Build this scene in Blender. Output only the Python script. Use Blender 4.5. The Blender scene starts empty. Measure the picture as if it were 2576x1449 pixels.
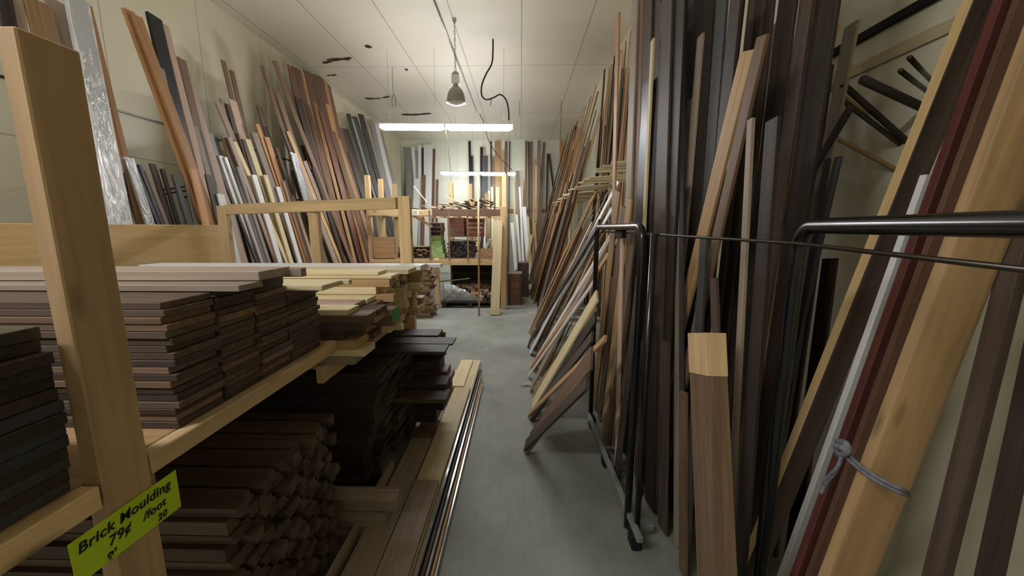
import bpy, bmesh, math, random
from mathutils import Vector, Matrix
random.seed(11)
PI = math.pi
SC = bpy.context.scene
COL = SC.collection
IW, IH, FPX = 2576, 1449, 945.0

# ------------------------------------------------------------------ camera
cam_d = bpy.data.cameras.new('camera')
cam = bpy.data.objects.new('camera', cam_d)
COL.objects.link(cam)
cam_d.sensor_width = 36.0
cam_d.lens = 36.0 * FPX / IW
cam_d.clip_start = 0.02
PITCH, YAW = math.radians(9.11), math.radians(1.33)
cam.location = (0, 0, 1.6)
cam.rotation_euler = (PI / 2 - PITCH, 0, YAW)
SC.camera = cam
CAM = Vector((0, 0, 1.6))
FWD = Vector((-math.sin(YAW) * math.cos(PITCH), math.cos(YAW) * math.cos(PITCH), -math.sin(PITCH)))
RGT = Vector((math.cos(YAW), math.sin(YAW), 0))
UPV = RGT.cross(FWD)

# ------------------------------------------------------------------ world, exposure
w = bpy.data.worlds.new('world')
SC.world = w
w.use_nodes = True
w.node_tree.nodes['Background'].inputs[0].default_value = (0.9, 0.88, 0.8, 1)
w.node_tree.nodes['Background'].inputs[1].default_value = 0.02
SC.view_settings.view_transform = 'Standard'
SC.view_settings.look = 'None'
SC.view_settings.gamma = 1.0
SC.view_settings.use_curve_mapping = False
SC.view_settings.exposure = 1.5
LAMP_MID, LAMP_FAR, LAMP_NEAR = 32.0, 21.0, 27.0      # emission of the fluorescent diffusers

# ------------------------------------------------------------------ pixel helpers (reading the photo)
def ray(px, py):
    return FWD + RGT * ((px - IW / 2) / FPX) - UPV * ((py - IH / 2) / FPX)
def on_plane(px, py, p0, n):
    d = ray(px, py)
    return CAM + d * ((p0 - CAM).dot(n) / d.dot(n))
def at_x(px, py, v): return on_plane(px, py, Vector((v, 0, 0)), Vector((1, 0, 0)))
def at_y(px, py, v): return on_plane(px, py, Vector((0, v, 0)), Vector((0, 1, 0)))
def at_z(px, py, v): return on_plane(px, py, Vector((0, 0, v)), Vector((0, 0, 1)))

# ------------------------------------------------------------------ materials
def lin(c):
    def f(v):
        v /= 255.0
        return v / 12.92 if v <= 0.04045 else ((v + 0.055) / 1.055) ** 2.4
    return (f(c[0]), f(c[1]), f(c[2]), 1.0)
def new_mat(name):
    m = bpy.data.materials.new(name)
    m.use_nodes = True
    nt = m.node_tree
    return m, nt, nt.nodes['Principled BSDF']
def node(nt, t, **kw):
    n = nt.nodes.new(t)
    for k, v in kw.items(): setattr(n, k, v)
    return n
def wood(name, rgb, rough=0.6, contrast=0.35, grain=(1.1, 26, 26), spread=0.22, spec=0.3, knots=0.0):
    m, nt, b = new_mat(name)
    L = nt.links.new
    tc = node(nt, 'ShaderNodeTexCoord'); oi = node(nt, 'ShaderNodeObjectInfo')
    mul = node(nt, 'ShaderNodeMath', operation='MULTIPLY'); mul.inputs[1].default_value = 57.0
    L(oi.outputs['Random'], mul.inputs[0])
    add = node(nt, 'ShaderNodeVectorMath', operation='ADD')
    L(tc.outputs['Object'], add.inputs[0]); L(mul.outputs[0], add.inputs[1])
    mp = node(nt, 'ShaderNodeMapping'); mp.inputs['Scale'].default_value = grain
    L(add.outputs[0], mp.inputs[0])
    nz = node(nt, 'ShaderNodeTexNoise'); nz.inputs['Scale'].default_value = 1.6
    nz.inputs['Detail'].default_value = 5; nz.inputs['Distortion'].default_value = 0.6
    L(mp.outputs[0], nz.inputs['Vector'])
    cr = node(nt, 'ShaderNodeValToRGB')
    c = lin(rgb)
    lo = tuple(x * (1 - contrast) for x in c[:3]) + (1,)
    hi = tuple(min(1, x * (1 + contrast * 0.8)) for x in c[:3]) + (1,)
    cr.color_ramp.elements[0].position = 0.3; cr.color_ramp.elements[0].color = lo
    cr.color_ramp.elements[1].position = 0.72; cr.color_ramp.elements[1].color = hi
    L(nz.outputs['Fac'], cr.inputs[0])
    mr = node(nt, 'ShaderNodeMapRange'); mr.inputs['To Min'].default_value = 1 - spread; mr.inputs['To Max'].default_value = 1 + spread
    L(oi.outputs['Random'], mr.inputs['Value'])
    hs = node(nt, 'ShaderNodeHueSaturation')
    L(cr.outputs[0], hs.inputs['Color']); L(mr.outputs[0], hs.inputs['Value'])
    out = hs.outputs[0]
    if knots:
        mp2 = node(nt, 'ShaderNodeMapping'); mp2.inputs['Scale'].default_value = (2.2, 7, 7)
        L(add.outputs[0], mp2.inputs[0])
        vo = node(nt, 'ShaderNodeTexVoronoi'); vo.inputs['Scale'].default_value = 1.3
        L(mp2.outputs[0], vo.inputs['Vector'])
        kr = node(nt, 'ShaderNodeValToRGB')
        kr.color_ramp.elements[0].position = 0.02; kr.color_ramp.elements[0].color = (knots, knots, knots, 1)
        kr.color_ramp.elements[1].position = 0.17; kr.color_ramp.elements[1].color = (0, 0, 0, 1)
        L(vo.outputs['Distance'], kr.inputs[0])
        mx = node(nt, 'ShaderNodeMix', data_type='RGBA')
        L(kr.outputs[0], mx.inputs['Factor']); L(out, mx.inputs['A'])
        mx.inputs['B'].default_value = tuple(x * 0.28 for x in c[:3]) + (1,)
        out = mx.outputs['Result']
    L(out, b.inputs['Base Color'])
    b.inputs['Roughness'].default_value = rough
    b.inputs['Specular IOR Level'].default_value = spec
    return m
def plain(name, rgb, rough=0.5, metal=0.0, spec=0.4):
    m, nt, b = new_mat(name)
    b.inputs['Base Color'].default_value = lin(rgb)
    b.inputs['Roughness'].default_value = rough
    b.inputs['Metallic'].default_value = metal
    b.inputs['Specular IOR Level'].default_value = spec
    return m
def noisy(name, a, bcol, scale=4.0, rough=0.6, metal=0.0, spec=0.3, bump=0.0, detail=6):
    m, nt, b = new_mat(name)
    L = nt.links.new
    tc = node(nt, 'ShaderNodeTexCoord')
    nz = node(nt, 'ShaderNodeTexNoise'); nz.inputs['Scale'].default_value = scale; nz.inputs['Detail'].default_value = detail
    L(tc.outputs['Object'], nz.inputs['Vector'])
    cr = node(nt, 'ShaderNodeValToRGB')
    cr.color_ramp.elements[0].position = 0.32; cr.color_ramp.elements[0].color = lin(a)
    cr.color_ramp.elements[1].position = 0.68; cr.color_ramp.elements[1].color = lin(bcol)
    L(nz.outputs['Fac'], cr.inputs[0]); L(cr.outputs[0], b.inputs['Base Color'])
    b.inputs['Roughness'].default_value = rough; b.inputs['Metallic'].default_value = metal
    b.inputs['Specular IOR Level'].default_value = spec
    if bump:
        bp = node(nt, 'ShaderNodeBump'); bp.inputs['Strength'].default_value = bump
        L(nz.outputs['Fac'], bp.inputs['Height']); L(bp.outputs[0], b.inputs['Normal'])
    return m
def panelled(name, a, bcol, axes, step, offs, seam_rgb, seam=0.012, rough=0.45, spec=0.35, scale=0.7):
    """painted sheet panels: seams at regular steps along two object axes"""
    m, nt, b = new_mat(name)
    L = nt.links.new
    tc = node(nt, 'ShaderNodeTexCoord')
    nz = node(nt, 'ShaderNodeTexNoise'); nz.inputs['Scale'].default_value = scale; nz.inputs['Detail'].default_value = 5
    L(tc.outputs['Object'], nz.inputs['Vector'])
    cr = node(nt, 'ShaderNodeValToRGB')
    cr.color_ramp.elements[0].position = 0.3; cr.color_ramp.elements[0].color = lin(a)
    cr.color_ramp.elements[1].position = 0.7; cr.color_ramp.elements[1].color = lin(bcol)
    L(nz.outputs['Fac'], cr.inputs[0])
    sp = node(nt, 'ShaderNodeSeparateXYZ'); L(tc.outputs['Object'], sp.inputs[0])
    prev = None
    for ax, st, of in zip(axes, step, offs):
        ad = node(nt, 'ShaderNodeMath', operation='ADD'); ad.inputs[1].default_value = -of
        L(sp.outputs[ax], ad.inputs[0])
        pg = node(nt, 'ShaderNodeMath', operation='PINGPONG'); pg.inputs[1].default_value = st / 2
        # distance from the nearest multiple of st
        L(ad.outputs[0], pg.inputs[0])
        lt = node(nt, 'ShaderNodeMath', operation='LESS_THAN'); lt.inputs[1].default_value = seam / 2
        L(pg.outputs[0], lt.inputs[0])
        # ping-pong over st/2 peaks midway, so it is 0 at multiples of st
        if prev is None: prev = lt
        else:
            mx = node(nt, 'ShaderNodeMath', operation='MAXIMUM')
            L(prev.outputs[0], mx.inputs[0]); L(lt.outputs[0], mx.inputs[1]); prev = mx
    fac = node(nt, 'ShaderNodeMath', operation='MULTIPLY'); fac.inputs[1].default_value = 0.55
    L(prev.outputs[0], fac.inputs[0])
    mix = node(nt, 'ShaderNodeMix', data_type='RGBA')
    L(fac.outputs[0], mix.inputs['Factor']); L(cr.outputs[0], mix.inputs['A'])
    mix.inputs['B'].default_value = lin(seam_rgb)
    L(mix.outputs['Result'], b.inputs['Base Color'])
    b.inputs['Roughness'].default_value = rough
    b.inputs['Specular IOR Level'].default_value = spec
    return m

M = {}
M['pine'] = wood('pine_wood', (206, 176, 132), contrast=0.18, knots=0.9, grain=(0.9, 16, 16))
M['pale'] = wood('pale_wood', (208, 192, 152), contrast=0.14)
M['tan'] = wood('tan_wood', (172, 138, 98), contrast=0.25)
M['orange'] = wood('orange_wood', (186, 138, 94), contrast=0.2)
M['brown'] = wood('brown_wood', (114, 91, 72), contrast=0.3)
M['red'] = wood('red_wood', (112, 78, 64), contrast=0.3, rough=0.5)
M['post'] = wood('shaded_pine_post', (176, 146, 110), contrast=0.2, knots=0.9, grain=(0.9, 16, 16), spread=0.03)  # same pine toned darker, shade painted into the near post's colour
M['sawn'] = wood('dull_sawn_wood', (92, 76, 64), contrast=0.3, rough=0.7)
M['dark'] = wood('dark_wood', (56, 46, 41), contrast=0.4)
M['umber'] = wood('umber_wood', (78, 65, 57), contrast=0.4)
M['black'] = wood('black_painted_wood', (30, 29, 31), contrast=0.25, rough=0.45)
M['taupe'] = wood('taupe_wood', (150, 134, 120), contrast=0.2)
M['pink'] = wood('pinkish_wood', (186, 160, 142), contrast=0.14)
M['white'] = wood('white_primed_wood', (222, 222, 222), contrast=0.05, rough=0.4, spread=0.08)
M['grey'] = wood('grey_wood', (146, 146, 142), contrast=0.1, spread=0.15)
M['charcoal'] = wood('charcoal_wood', (64, 64, 64), contrast=0.2)
M['moss'] = wood('damp_green_black_wood', (62, 56, 46), contrast=0.35, rough=0.3, spec=0.5)
M['rough'] = wood('rough_sawn_wood', (124, 100, 80), contrast=0.3, rough=0.8)
M['mould'] = wood('raw_moulding_wood', (88, 72, 61), contrast=0.2)
M['green'] = plain('green_end_paint', (36, 140, 62), 0.6)
M['boxgreen'] = noisy('green_carton', (146, 178, 112), (168, 194, 130), 9, 0.7)
M['boxred'] = noisy('red_carton', (176, 84, 80), (190, 108, 98), 9, 0.7)
M['boxred2'] = noisy('faded_red_carton', (158, 118, 102), (170, 130, 112), 9, 0.7)
M['boxblack'] = plain('black_carton', (26, 24, 26), 0.6)
M['steel'] = plain('black_gloss_enamel', (16, 17, 20), 0.22, 0.0, 0.6)
M['greysteel'] = noisy('grey_enamel', (120, 126, 124), (150, 156, 152), 12, 0.45, 0.2)
M['rod'] = plain('bare_dark_steel', (70, 64, 58), 0.35, 0.8)
M['rubber'] = plain('black_rubber', (18, 18, 18), 0.8)
M['cable'] = plain('black_cable', (34, 34, 34), 0.5)
M['cord'] = plain('cream_cord', (206, 206, 180), 0.5)
M['gal'] = noisy('galvanised_steel', (150, 152, 150), (182, 184, 182), 14, 0.35, 0.7)
M['enamel'] = plain('white_enamel', (226, 228, 230), 0.35)
M['lampgrey'] = plain('spun_aluminium', (150, 150, 142), 0.35, 0.6)
M['rope'] = noisy('grey_rope', (96, 98, 108), (134, 136, 148), 60, 0.9)
M['scar'] = noisy('torn_dark_paper', (40, 34, 28), (82, 72, 60), 30, 0.9)
M['chrome'] = plain('bright_aluminium', (196, 200, 204), 0.18, 0.9)
M['ink'] = plain('black_marker', (26, 34, 20), 0.8)
M['tagpaper'] = noisy('yellow_green_card', (176, 204, 36), (188, 216, 48), 5, 0.7)
M['cardboard'] = noisy('brown_cardboard', (150, 118, 84), (166, 134, 98), 6, 0.8)
M['paper'] = plain('white_paper', (232, 232, 226), 0.8)
M['floor'] = None
def floor_mat():
    m, nt, b = new_mat('worn_concrete')
    L = nt.links.new
    tc = node(nt, 'ShaderNodeTexCoord')
    n1 = node(nt, 'ShaderNodeTexNoise'); n1.inputs['Scale'].default_value = 0.9; n1.inputs['Detail'].default_value = 8; n1.inputs['Roughness'].default_value = 0.62
    L(tc.outputs['Object'], n1.inputs['Vector'])
    cr = node(nt, 'ShaderNodeValToRGB')
    cr.color_ramp.elements[0].position = 0.34; cr.color_ramp.elements[0].color = lin((112, 114, 106))
    cr.color_ramp.elements[1].position = 0.62; cr.color_ramp.elements[1].color = lin((146, 149, 141))
    L(n1.outputs['Fac'], cr.inputs[0])
    mp = node(nt, 'ShaderNodeMapping'); mp.inputs['Scale'].default_value = (30, 1.5, 1)
    L(tc.outputs['Object'], mp.inputs[0])
    n2 = node(nt, 'ShaderNodeTexNoise'); n2.inputs['Scale'].default_value = 2.0; n2.inputs['Detail'].default_value = 4
    L(mp.outputs[0], n2.inputs['Vector'])
    mr = node(nt, 'ShaderNodeMapRange'); mr.inputs['To Min'].default_value = 0.86; mr.inputs['To Max'].default_value = 1.12
    L(n2.outputs['Fac'], mr.inputs['Value'])
    hs = node(nt, 'ShaderNodeHueSaturation'); L(cr.outputs[0], hs.inputs['Color']); L(mr.outputs[0], hs.inputs['Value'])
    # a few paint drips
    vo = node(nt, 'ShaderNodeTexVoronoi'); vo.inputs['Scale'].default_value = 3.1
    L(tc.outputs['Object'], vo.inputs['Vector'])
    lt = node(nt, 'ShaderNodeMath', operation='LESS_THAN'); lt.inputs[1].default_value = 0.045
    L(vo.outputs['Distance'], lt.inputs[0])
    n3 = node(nt, 'ShaderNodeTexNoise'); n3.inputs['Scale'].default_value = 1.4
    L(tc.outputs['Object'], n3.inputs['Vector'])
    gt = node(nt, 'ShaderNodeMath', operation='GREATER_THAN'); gt.inputs[1].default_value = 0.57
    L(n3.outputs['Fac'], gt.inputs[0])
    mu = node(nt, 'ShaderNodeMath', operation='MULTIPLY'); L(lt.outputs[0], mu.inputs[0]); L(gt.outputs[0], mu.inputs[1])
    mx = node(nt, 'ShaderNodeMix', data_type='RGBA'); L(mu.outputs[0], mx.inputs['Factor']); L(hs.outputs[0], mx.inputs['A'])
    mx.inputs['B'].default_value = lin((205, 208, 204))
    L(mx.outputs['Result'], b.inputs['Base Color'])
    b.inputs['Roughness'].default_value = 0.55; b.inputs['Specular IOR Level'].default_value = 0.35
    return m
M['floor'] = floor_mat()
M['ceil'] = panelled('painted_ceiling_sheets', (222, 216, 198), (232, 227, 212), ('X', 'Y'), (1.0, 2.95), (0.0, 1.7), (96, 92, 80), 0.016)
M['wall_side'] = panelled('cream_painted_sheets', (214, 207, 178), (224, 218, 194), ('Y', 'Z'), (1.22, 2.35), (0.35, 0.0), (120, 112, 84), 0.012)
M['wall_end'] = panelled('pale_painted_sheets', (206, 208, 190), (218, 220, 204), ('X', 'Z'), (1.22, 2.35), (0.2, 0.0), (150, 150, 130), 0.008)
def film_mat():
    m, nt, b = new_mat('clear_plastic_film')
    L = nt.links.new
    out = nt.nodes['Material Output']
    tr = node(nt, 'ShaderNodeBsdfTransparent'); tr.inputs[0].default_value = (0.93, 0.94, 0.95, 1)
    gl = node(nt, 'ShaderNodeBsdfGlossy'); gl.inputs['Roughness'].default_value = 0.16
    df = node(nt, 'ShaderNodeBsdfDiffuse'); df.inputs[0].default_value = lin((190, 194, 200))
    tc = node(nt, 'ShaderNodeTexCoord')
    mp = node(nt, 'ShaderNodeMapping'); mp.inputs['Scale'].default_value = (3, 14, 14); L(tc.outputs['Object'], mp.inputs[0])
    nz = node(nt, 'ShaderNodeTexNoise'); nz.inputs['Scale'].default_value = 2.4; nz.inputs['Detail'].default_value = 5; nz.inputs['Distortion'].default_value = 1.5
    L(mp.outputs[0], nz.inputs['Vector'])
    bp = node(nt, 'ShaderNodeBump'); bp.inputs['Strength'].default_value = 0.9; bp.inputs['Distance'].default_value = 0.03
    L(nz.outputs['Fac'], bp.inputs['Height']); L(bp.outputs[0], gl.inputs['Normal'])
    m1 = node(nt, 'ShaderNodeMixShader'); m1.inputs[0].default_value = 0.35; L(gl.outputs[0], m1.inputs[1]); L(df.outputs[0], m1.inputs[2])
    m2 = node(nt, 'ShaderNodeMixShader'); m2.inputs[0].default_value = 0.42; L(tr.outputs[0], m2.inputs[1]); L(m1.outputs[0], m2.inputs[2])
    L(m2.outputs[0], out.inputs['Surface'])
    return m
M['film'] = film_mat()
def lamp_mat(name, strength):
    m, nt, b = new_mat(name)
    b.inputs['Base Color'].default_value = (0.9, 0.9, 0.9, 1)
    b.inputs['Emission Color'].default_value = (0.97, 0.98, 1.0, 1)
    b.inputs['Emission Strength'].default_value = strength
    return m

# ------------------------------------------------------------------ object helpers
def tag(o, label=None, cat=None, group=None, kind=None):
    if label: o['label'] = label
    if cat: o['category'] = cat
    if group: o['group'] = group
    if kind: o['kind'] = kind
    return o
def empty(name, loc, label=None, cat=None, group=None, rz=0.0):
    o = bpy.data.objects.new(name, None)
    o.empty_display_size = 0.1
    COL.objects.link(o)
    o.location = loc
    o.rotation_euler = (0, 0, rz)
    return tag(o, label, cat, group)
def link(name, me, mat, parent=None, mw=None):
    if mat and not me.materials: me.materials.append(mat)
    o = bpy.data.objects.new(name, me)
    COL.objects.link(o)
    if parent:
        o.parent = parent
    if mw is not None: o.matrix_local = mw
    return o
def from_bm(name, bm, mat, parent=None, mw=None, smooth=False):
    bmesh.ops.recalc_face_normals(bm, faces=bm.faces)
    me = bpy.data.meshes.new(name)
    bm.to_mesh(me); bm.free()
    if smooth:
        for p in me.polygons: p.use_smooth = True
    return link(name, me, mat, parent, mw)
def bm_box(bm, c, s, rot=None, bev=0.0):
    r = bmesh.ops.create_cube(bm, size=1.0)
    vs = r['verts']
    m = Matrix.Translation(Vector(c)) @ (rot.to_4x4() if rot else Matrix.Identity(4)) @ Matrix.Diagonal((s[0], s[1], s[2], 1))
    bmesh.ops.transform(bm, matrix=m, verts=vs)
    if bev:
        es = list({e for v in vs for e in v.link_edges})
        bmesh.ops.bevel(bm, geom=es, offset=bev, segments=1, affect='EDGES')
def box(name, c, s, mat, parent=None, bev=0.002, rz=0.0, rot=None):
    """box with its own object origin in the middle, long axis along local X for the grain"""
    bm = bmesh.new()
    order = sorted(range(3), key=lambda i: -s[i])
    perm = Matrix(((0, 0, 0), (0, 0, 0), (0, 0, 0)))
    dims = [s[i] for i in order]
    bm_box(bm, (0, 0, 0), dims, None, min(bev, min(dims) * 0.3))
    for k, i in enumerate(order): perm[i][k] = 1.0
    if perm.determinant() < 0:
        for r in range(3): perm[r][2] *= -1
    R = rot if rot else Matrix.Rotation(rz, 3, 'Z')
    mw = Matrix.Translation(Vector(c)) @ (R @ perm).to_4x4()
    return from_bm(name, bm, mat, parent, mw)
PROF = {
    'flat': lambda w, t: [(-w/2+.0015, -t/2), (w/2-.0015, -t/2), (w/2, -t/2+.0015), (w/2, t/2-.0015), (w/2-.0015, t/2), (-w/2+.0015, t/2), (-w/2, t/2-.0015), (-w/2, -t/2+.0015)],
    'ogee': lambda w, t: [(-w/2, -t/2), (w/2, -t/2), (w/2, -t*.1), (w*.38, t*.02), (w*.30, t*.28), (w*.18, t*.42), (w*.05, t*.5), (-w*.2, t*.5), (-w*.26, t*.36), (-w*.4, t*.36), (-w/2, t*.22)],
    'round': lambda w, t: [(w/2*math.cos(a*PI/5), t/2*math.sin(a*PI/5)) for a in range(10)],
    'tee': lambda w, t: [(-w/2, -t/2), (w/2, -t/2), (w/2, -t*.05), (w*.32, t*.05), (w*.32, t/2), (-w*.32, t/2), (-w*.32, t*.05), (-w/2, -t*.05)],
}
def prism_mesh(name, prof, L, bow=0.0, bowz=0.0, seg=1):
    bm = bmesh.new()
    rings = []
    for k in range(seg + 1):
        f = k / seg
        s = 4 * f * (1 - f)
        rings.append([bm.verts.new((L * f, y + bow * s, z + bowz * s)) for y, z in prof])
    n = len(prof)
    for k in range(seg):
        for i in range(n):
            bm.faces.new((rings[k][i], rings[k][(i+1) % n], rings[k+1][(i+1) % n], rings[k+1][i]))
    bm.faces.new(list(reversed(rings[0]))); bm.faces.new(rings[-1])
    bmesh.ops.recalc_face_normals(bm, faces=bm.faces)
    me = bpy.data.meshes.new(name)
    bm.to_mesh(me); bm.free()
    return me
def tube_bm(bm, pts, r, sides=8, cap=True):
    pts = [Vector(p) for p in pts]
    rings = []
    ref = None
    for i, p in enumerate(pts):
        d = (pts[min(i+1, len(pts)-1)] - pts[max(i-1, 0)]).normalized()
        if ref is None:
            ref = Vector((0, 0, 1)) if abs(d.z) < 0.9 else Vector((1, 0, 0))
        a = (ref - d * ref.dot(d)).normalized(); b = d.cross(a); ref = a
        rings.append([bm.verts.new(p + (a * math.cos(2*PI*k/sides) + b * math.sin(2*PI*k/sides)) * r) for k in range(sides)])
    for i in range(len(rings) - 1):
        for k in range(sides):
            bm.faces.new((rings[i][k], rings[i][(k+1) % sides], rings[i+1][(k+1) % sides], rings[i+1][k]))
    if cap:
        bm.faces.new(list(reversed(rings[0]))); bm.faces.new(rings[-1])
def tube(name, pts, r, mat, parent=None, sides=8, origin=None):
    bm = bmesh.new()
    o = Vector(origin) if origin is not None else Vector(pts[0])
    if parent: o = Vector((0, 0, 0))
    tube_bm(bm, [Vector(p) - o for p in pts], r, sides)
    return from_bm(name, bm, mat, parent, Matrix.Translation(o), smooth=True)
def smooth_path(pts, n=8):
    pts = [Vector(p) for p in pts]
    out = []
    for i in range(len(pts) - 1):
        p0, p1, p2, p3 = pts[max(i-1, 0)], pts[i], pts[i+1], pts[min(i+2, len(pts)-1)]
        for k in range(n):
            t = k / n
            out.append(0.5 * ((2*p1) + (p2-p0)*t + (2*p0-5*p1+4*p2-p3)*t*t + (3*p1-p0-3*p2+p3)*t**3))
    out.append(pts[-1])
    return out
def lathe(name, prof, mat, parent=None, loc=(0, 0, 0), sides=32):
    bm = bmesh.new()
    rings = [[bm.verts.new((r*math.cos(2*PI*k/sides), r*math.sin(2*PI*k/sides), z)) for k in range(sides)] for r, z in prof]
    for i in range(len(rings)-1):
        for k in range(sides):
            bm.faces.new((rings[i][k], rings[i][(k+1) % sides], rings[i+1][(k+1) % sides], rings[i+1][k]))
    return from_bm(name, bm, mat, parent, Matrix.Translation(Vector(loc)), smooth=True)

ORD = ['', 'first', 'second', 'third', 'fourth', 'fifth', 'sixth', 'seventh', 'eighth', 'ninth', 'tenth', 'eleventh', 'twelfth', 'thirteenth',
       'fourteenth', 'fifteenth', 'sixteenth', 'seventeenth', 'eighteenth', 'nineteenth']
TENS = {2: ('twentieth', 'twenty'), 3: ('thirtieth', 'thirty'), 4: ('fortieth', 'forty'), 5: ('fiftieth', 'fifty'), 6: ('sixtieth', 'sixty'), 7: ('seventieth', 'seventy')}
def nth(i):
    if i < 20: return ORD[i]
    t, u = divmod(i, 10)
    return TENS[t][0] if u == 0 else TENS[t][1] + '-' + ORD[u]
WORD = {'pine': 'pale knotty pine', 'pale': 'pale raw wood', 'tan': 'tan', 'orange': 'orange toned', 'brown': 'brown', 'red': 'red-brown', 'dark': 'dark brown',
        'umber': 'umber brown', 'black': 'black painted', 'taupe': 'grey-brown', 'pink': 'pinkish', 'white': 'white primed', 'grey': 'grey',
        'charcoal': 'charcoal', 'sawn': 'dull sawn', 'moss': 'damp dark', 'rough': 'rough sawn', 'mould': 'raw'}

# ------------------------------------------------------------------ leaning boards
class Lean:
    """boards leaning in parallel sheets against one wall; later boards rest on earlier ones"""
    def __init__(s, along, low, high, inward):
        s.u = Vector(along); s.p0 = Vector(low); hi = Vector(high)
        s.w = (hi - s.p0).normalized()
        s.n = s.u.cross(s.w).normalized()
        if s.n.dot(Vector(inward)) < 0: s.n = -s.n
        s.sin = s.w.z
        s.items = []
        s.lim = None; s.wlow = False
    def uw(s, px, py, off):
        p = on_plane(px, py, s.p0 + s.n * off, s.n)
        d = p - (s.p0 + s.n * off)
        return d.dot(s.u), d.dot(s.w)
    @staticmethod
    def overlap(a, b):
        for q in (a, b):
            for i in range(2):
                ax = (q[i+1][0]-q[i][0], q[i+1][1]-q[i][1])
                pa = [x*ax[0]+y*ax[1] for x, y in a]; pb = [x*ax[0]+y*ax[1] for x, y in b]
                if max(pa) <= min(pb) or max(pb) <= min(pa): return False
        return True
    def place(s, top, bot, width, th, margin=0.004):
        """top, bot: (u, w) on the axis; returns rect and offset"""
        d = Vector((top[0]-bot[0], top[1]-bot[1])); L = d.length; d /= L
        e = Vector((-d[1], d[0])) * (width/2 + margin)
        B = Vector(bot); T = Vector(top)
        rect = [tuple(B-e), tuple(B+e), tuple(T+e), tuple(T-e)]
        off = 0.0
        for it in s.items:
            if it['off'] + it['th'] > off and s.overlap(rect, it['rect']): off = max(off, it['off'] + it['th'] + 0.001)
        return rect, off, L, d
    def add(s, mat, width=None, th=0.018, top_px=None, low_px=None, wpx=None, top=None, bot=None, kind='board', prof='flat', name=None, bow=0.0, zcap=4.55, label=None, cat=None, group=None):
        off = 0.0
        for k_ in range(40):
            if top_px:
                fo = off + th
                t = s.uw(*top_px, fo); l = s.uw(*low_px, fo)
                if wpx:
                    a = s.uw(low_px[0]-wpx/2, low_px[1], fo) if s.wlow else s.uw(top_px[0]-wpx/2, top_px[1], fo); b = s.uw(low_px[0]+wpx/2, low_px[1], fo) if s.wlow else s.uw(top_px[0]+wpx/2, top_px[1], fo)
                    width = max(0.012, abs(a[0]-b[0]))
                d = Vector((t[0]-l[0], t[1]-l[1])).normalized()
                if wpx: wd = max(0.012, width * abs(d[1]))
                else: wd = width
            else:
                t, l = top, bot
                d = Vector((t[0]-l[0], t[1]-l[1])).normalized(); wd = width
            # run down to the floor: the lower corner of the foot just touches it
            zlow = abs(d[0]) * wd / 2 * s.sin + (th + off) * max(0, -s.n.z) + 0.0005
            nz = s.n.z * off
            w0 = (zlow - nz + (th * max(0, -s.n.z))) / s.sin
            k = (t[1] - w0) / d[1]
            b0 = (t[0] - d[0]*k, w0)
            if s.lim: b0 = (min(max(b0[0], s.lim[0] + wd), s.lim[1] - wd), w0); t = (min(max(t[0], s.lim[0] + wd), s.lim[1] - wd), t[1])
            w1 = (zcap - nz - abs(d[0]) * wd / 2) / s.sin
            if t[1] > w1:
                k = (t[1] - w1) / d[1]; t = (t[0]-d[0]*k, w1)
            rect, off2, L, d = s.place(t, b0, wd, th)
            if off2 <= off + 1e-4: break
            off = min(off2, off + .02)
        it = dict(off=off, th=th, rect=rect)
        s.items.append(it)
        ex = s.u * d[0] + s.w * d[1]
        ez = s.n
        ey = ez.cross(ex)
        base = s.p0 + s.u * b0[0] + s.w * b0[1] + s.n * (off + th/2)
        mw = Matrix((( ex.x, ey.x, ez.x, base.x), (ex.y, ey.y, ez.y, base.y), (ex.z, ey.z, ez.z, base.z), (0, 0, 0, 1)))
        nm = name or ('batten' if kind == 'strip' else 'board' if kind == 'board' else kind)
        me = prism_mesh(nm, PROF[prof](wd, th), L, bow * random.uniform(-1, 1), 0, 6 if bow else 1)
        o = link(nm, me, M[mat], None, mw)
        o.name = nm
        it.update(o=o, mat=mat, kind=kind, u=(b0[0]+t[0])/2, utop=t[0], L=L, label=label, base=base, wd=wd, ex=ex, ey=ey, ez=ez)
        tag(o, label, cat or ('batten' if kind == 'strip' else 'board'), group)
        return it
    def clear(s, z, u0, need=0.02, reach=0.9, taken=()):
        """the free place nearest to u0 at height z"""
        w = z / s.sin
        spans = []
        for it in s.items:
            r = it['rect']; xs = []
            for i in range(4):
                (x0, y0), (x1, y1) = r[i], r[(i+1) % 4]
                if (y0 - w + 0.02) * (y1 - w - 0.02) <= 0 or min(y0, y1) < w + 0.02 and max(y0, y1) > w - 0.02:
                    for ww in (w - 0.02, w + 0.02):
                        if min(y0, y1) <= ww <= max(y0, y1) and y0 != y1:
                            xs.append(x0 + (x1-x0)*(ww-y0)/(y1-y0))
            if xs: spans.append((min(xs), max(xs)))
        best = None
        for i in range(int(reach / 0.01)):
            for sg in (1, -1):
                u = u0 + sg * i * 0.01
                if all(u + need/2 < a or u - need/2 > b for a, b in spans) and all(abs(u - k) > .12 for k in taken): return u
        return None
    def name_all(s, place, ref, group, rev=False, key='utop'):
        """label each by its colour, kind and its rank from a named end"""
        kinds = {}
        for it in s.items:
            if it.get('o') is None or it['label']: continue
            kinds.setdefault((it['mat'], it['kind']), []).append(it)
        for (mat, kind), L in kinds.items():
            L.sort(key=lambda q: q[key], reverse=rev)
            word = 'batten' if kind == 'strip' else kind
            for i, it in enumerate(L, 1):
                lab = f"{nth(i)} {WORD[mat]} {word} from {ref}, {place}" if len(L) > 1 else f"only {WORD[mat]} {word} {place}"
                tag(it['o'], lab, None, group)

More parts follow.
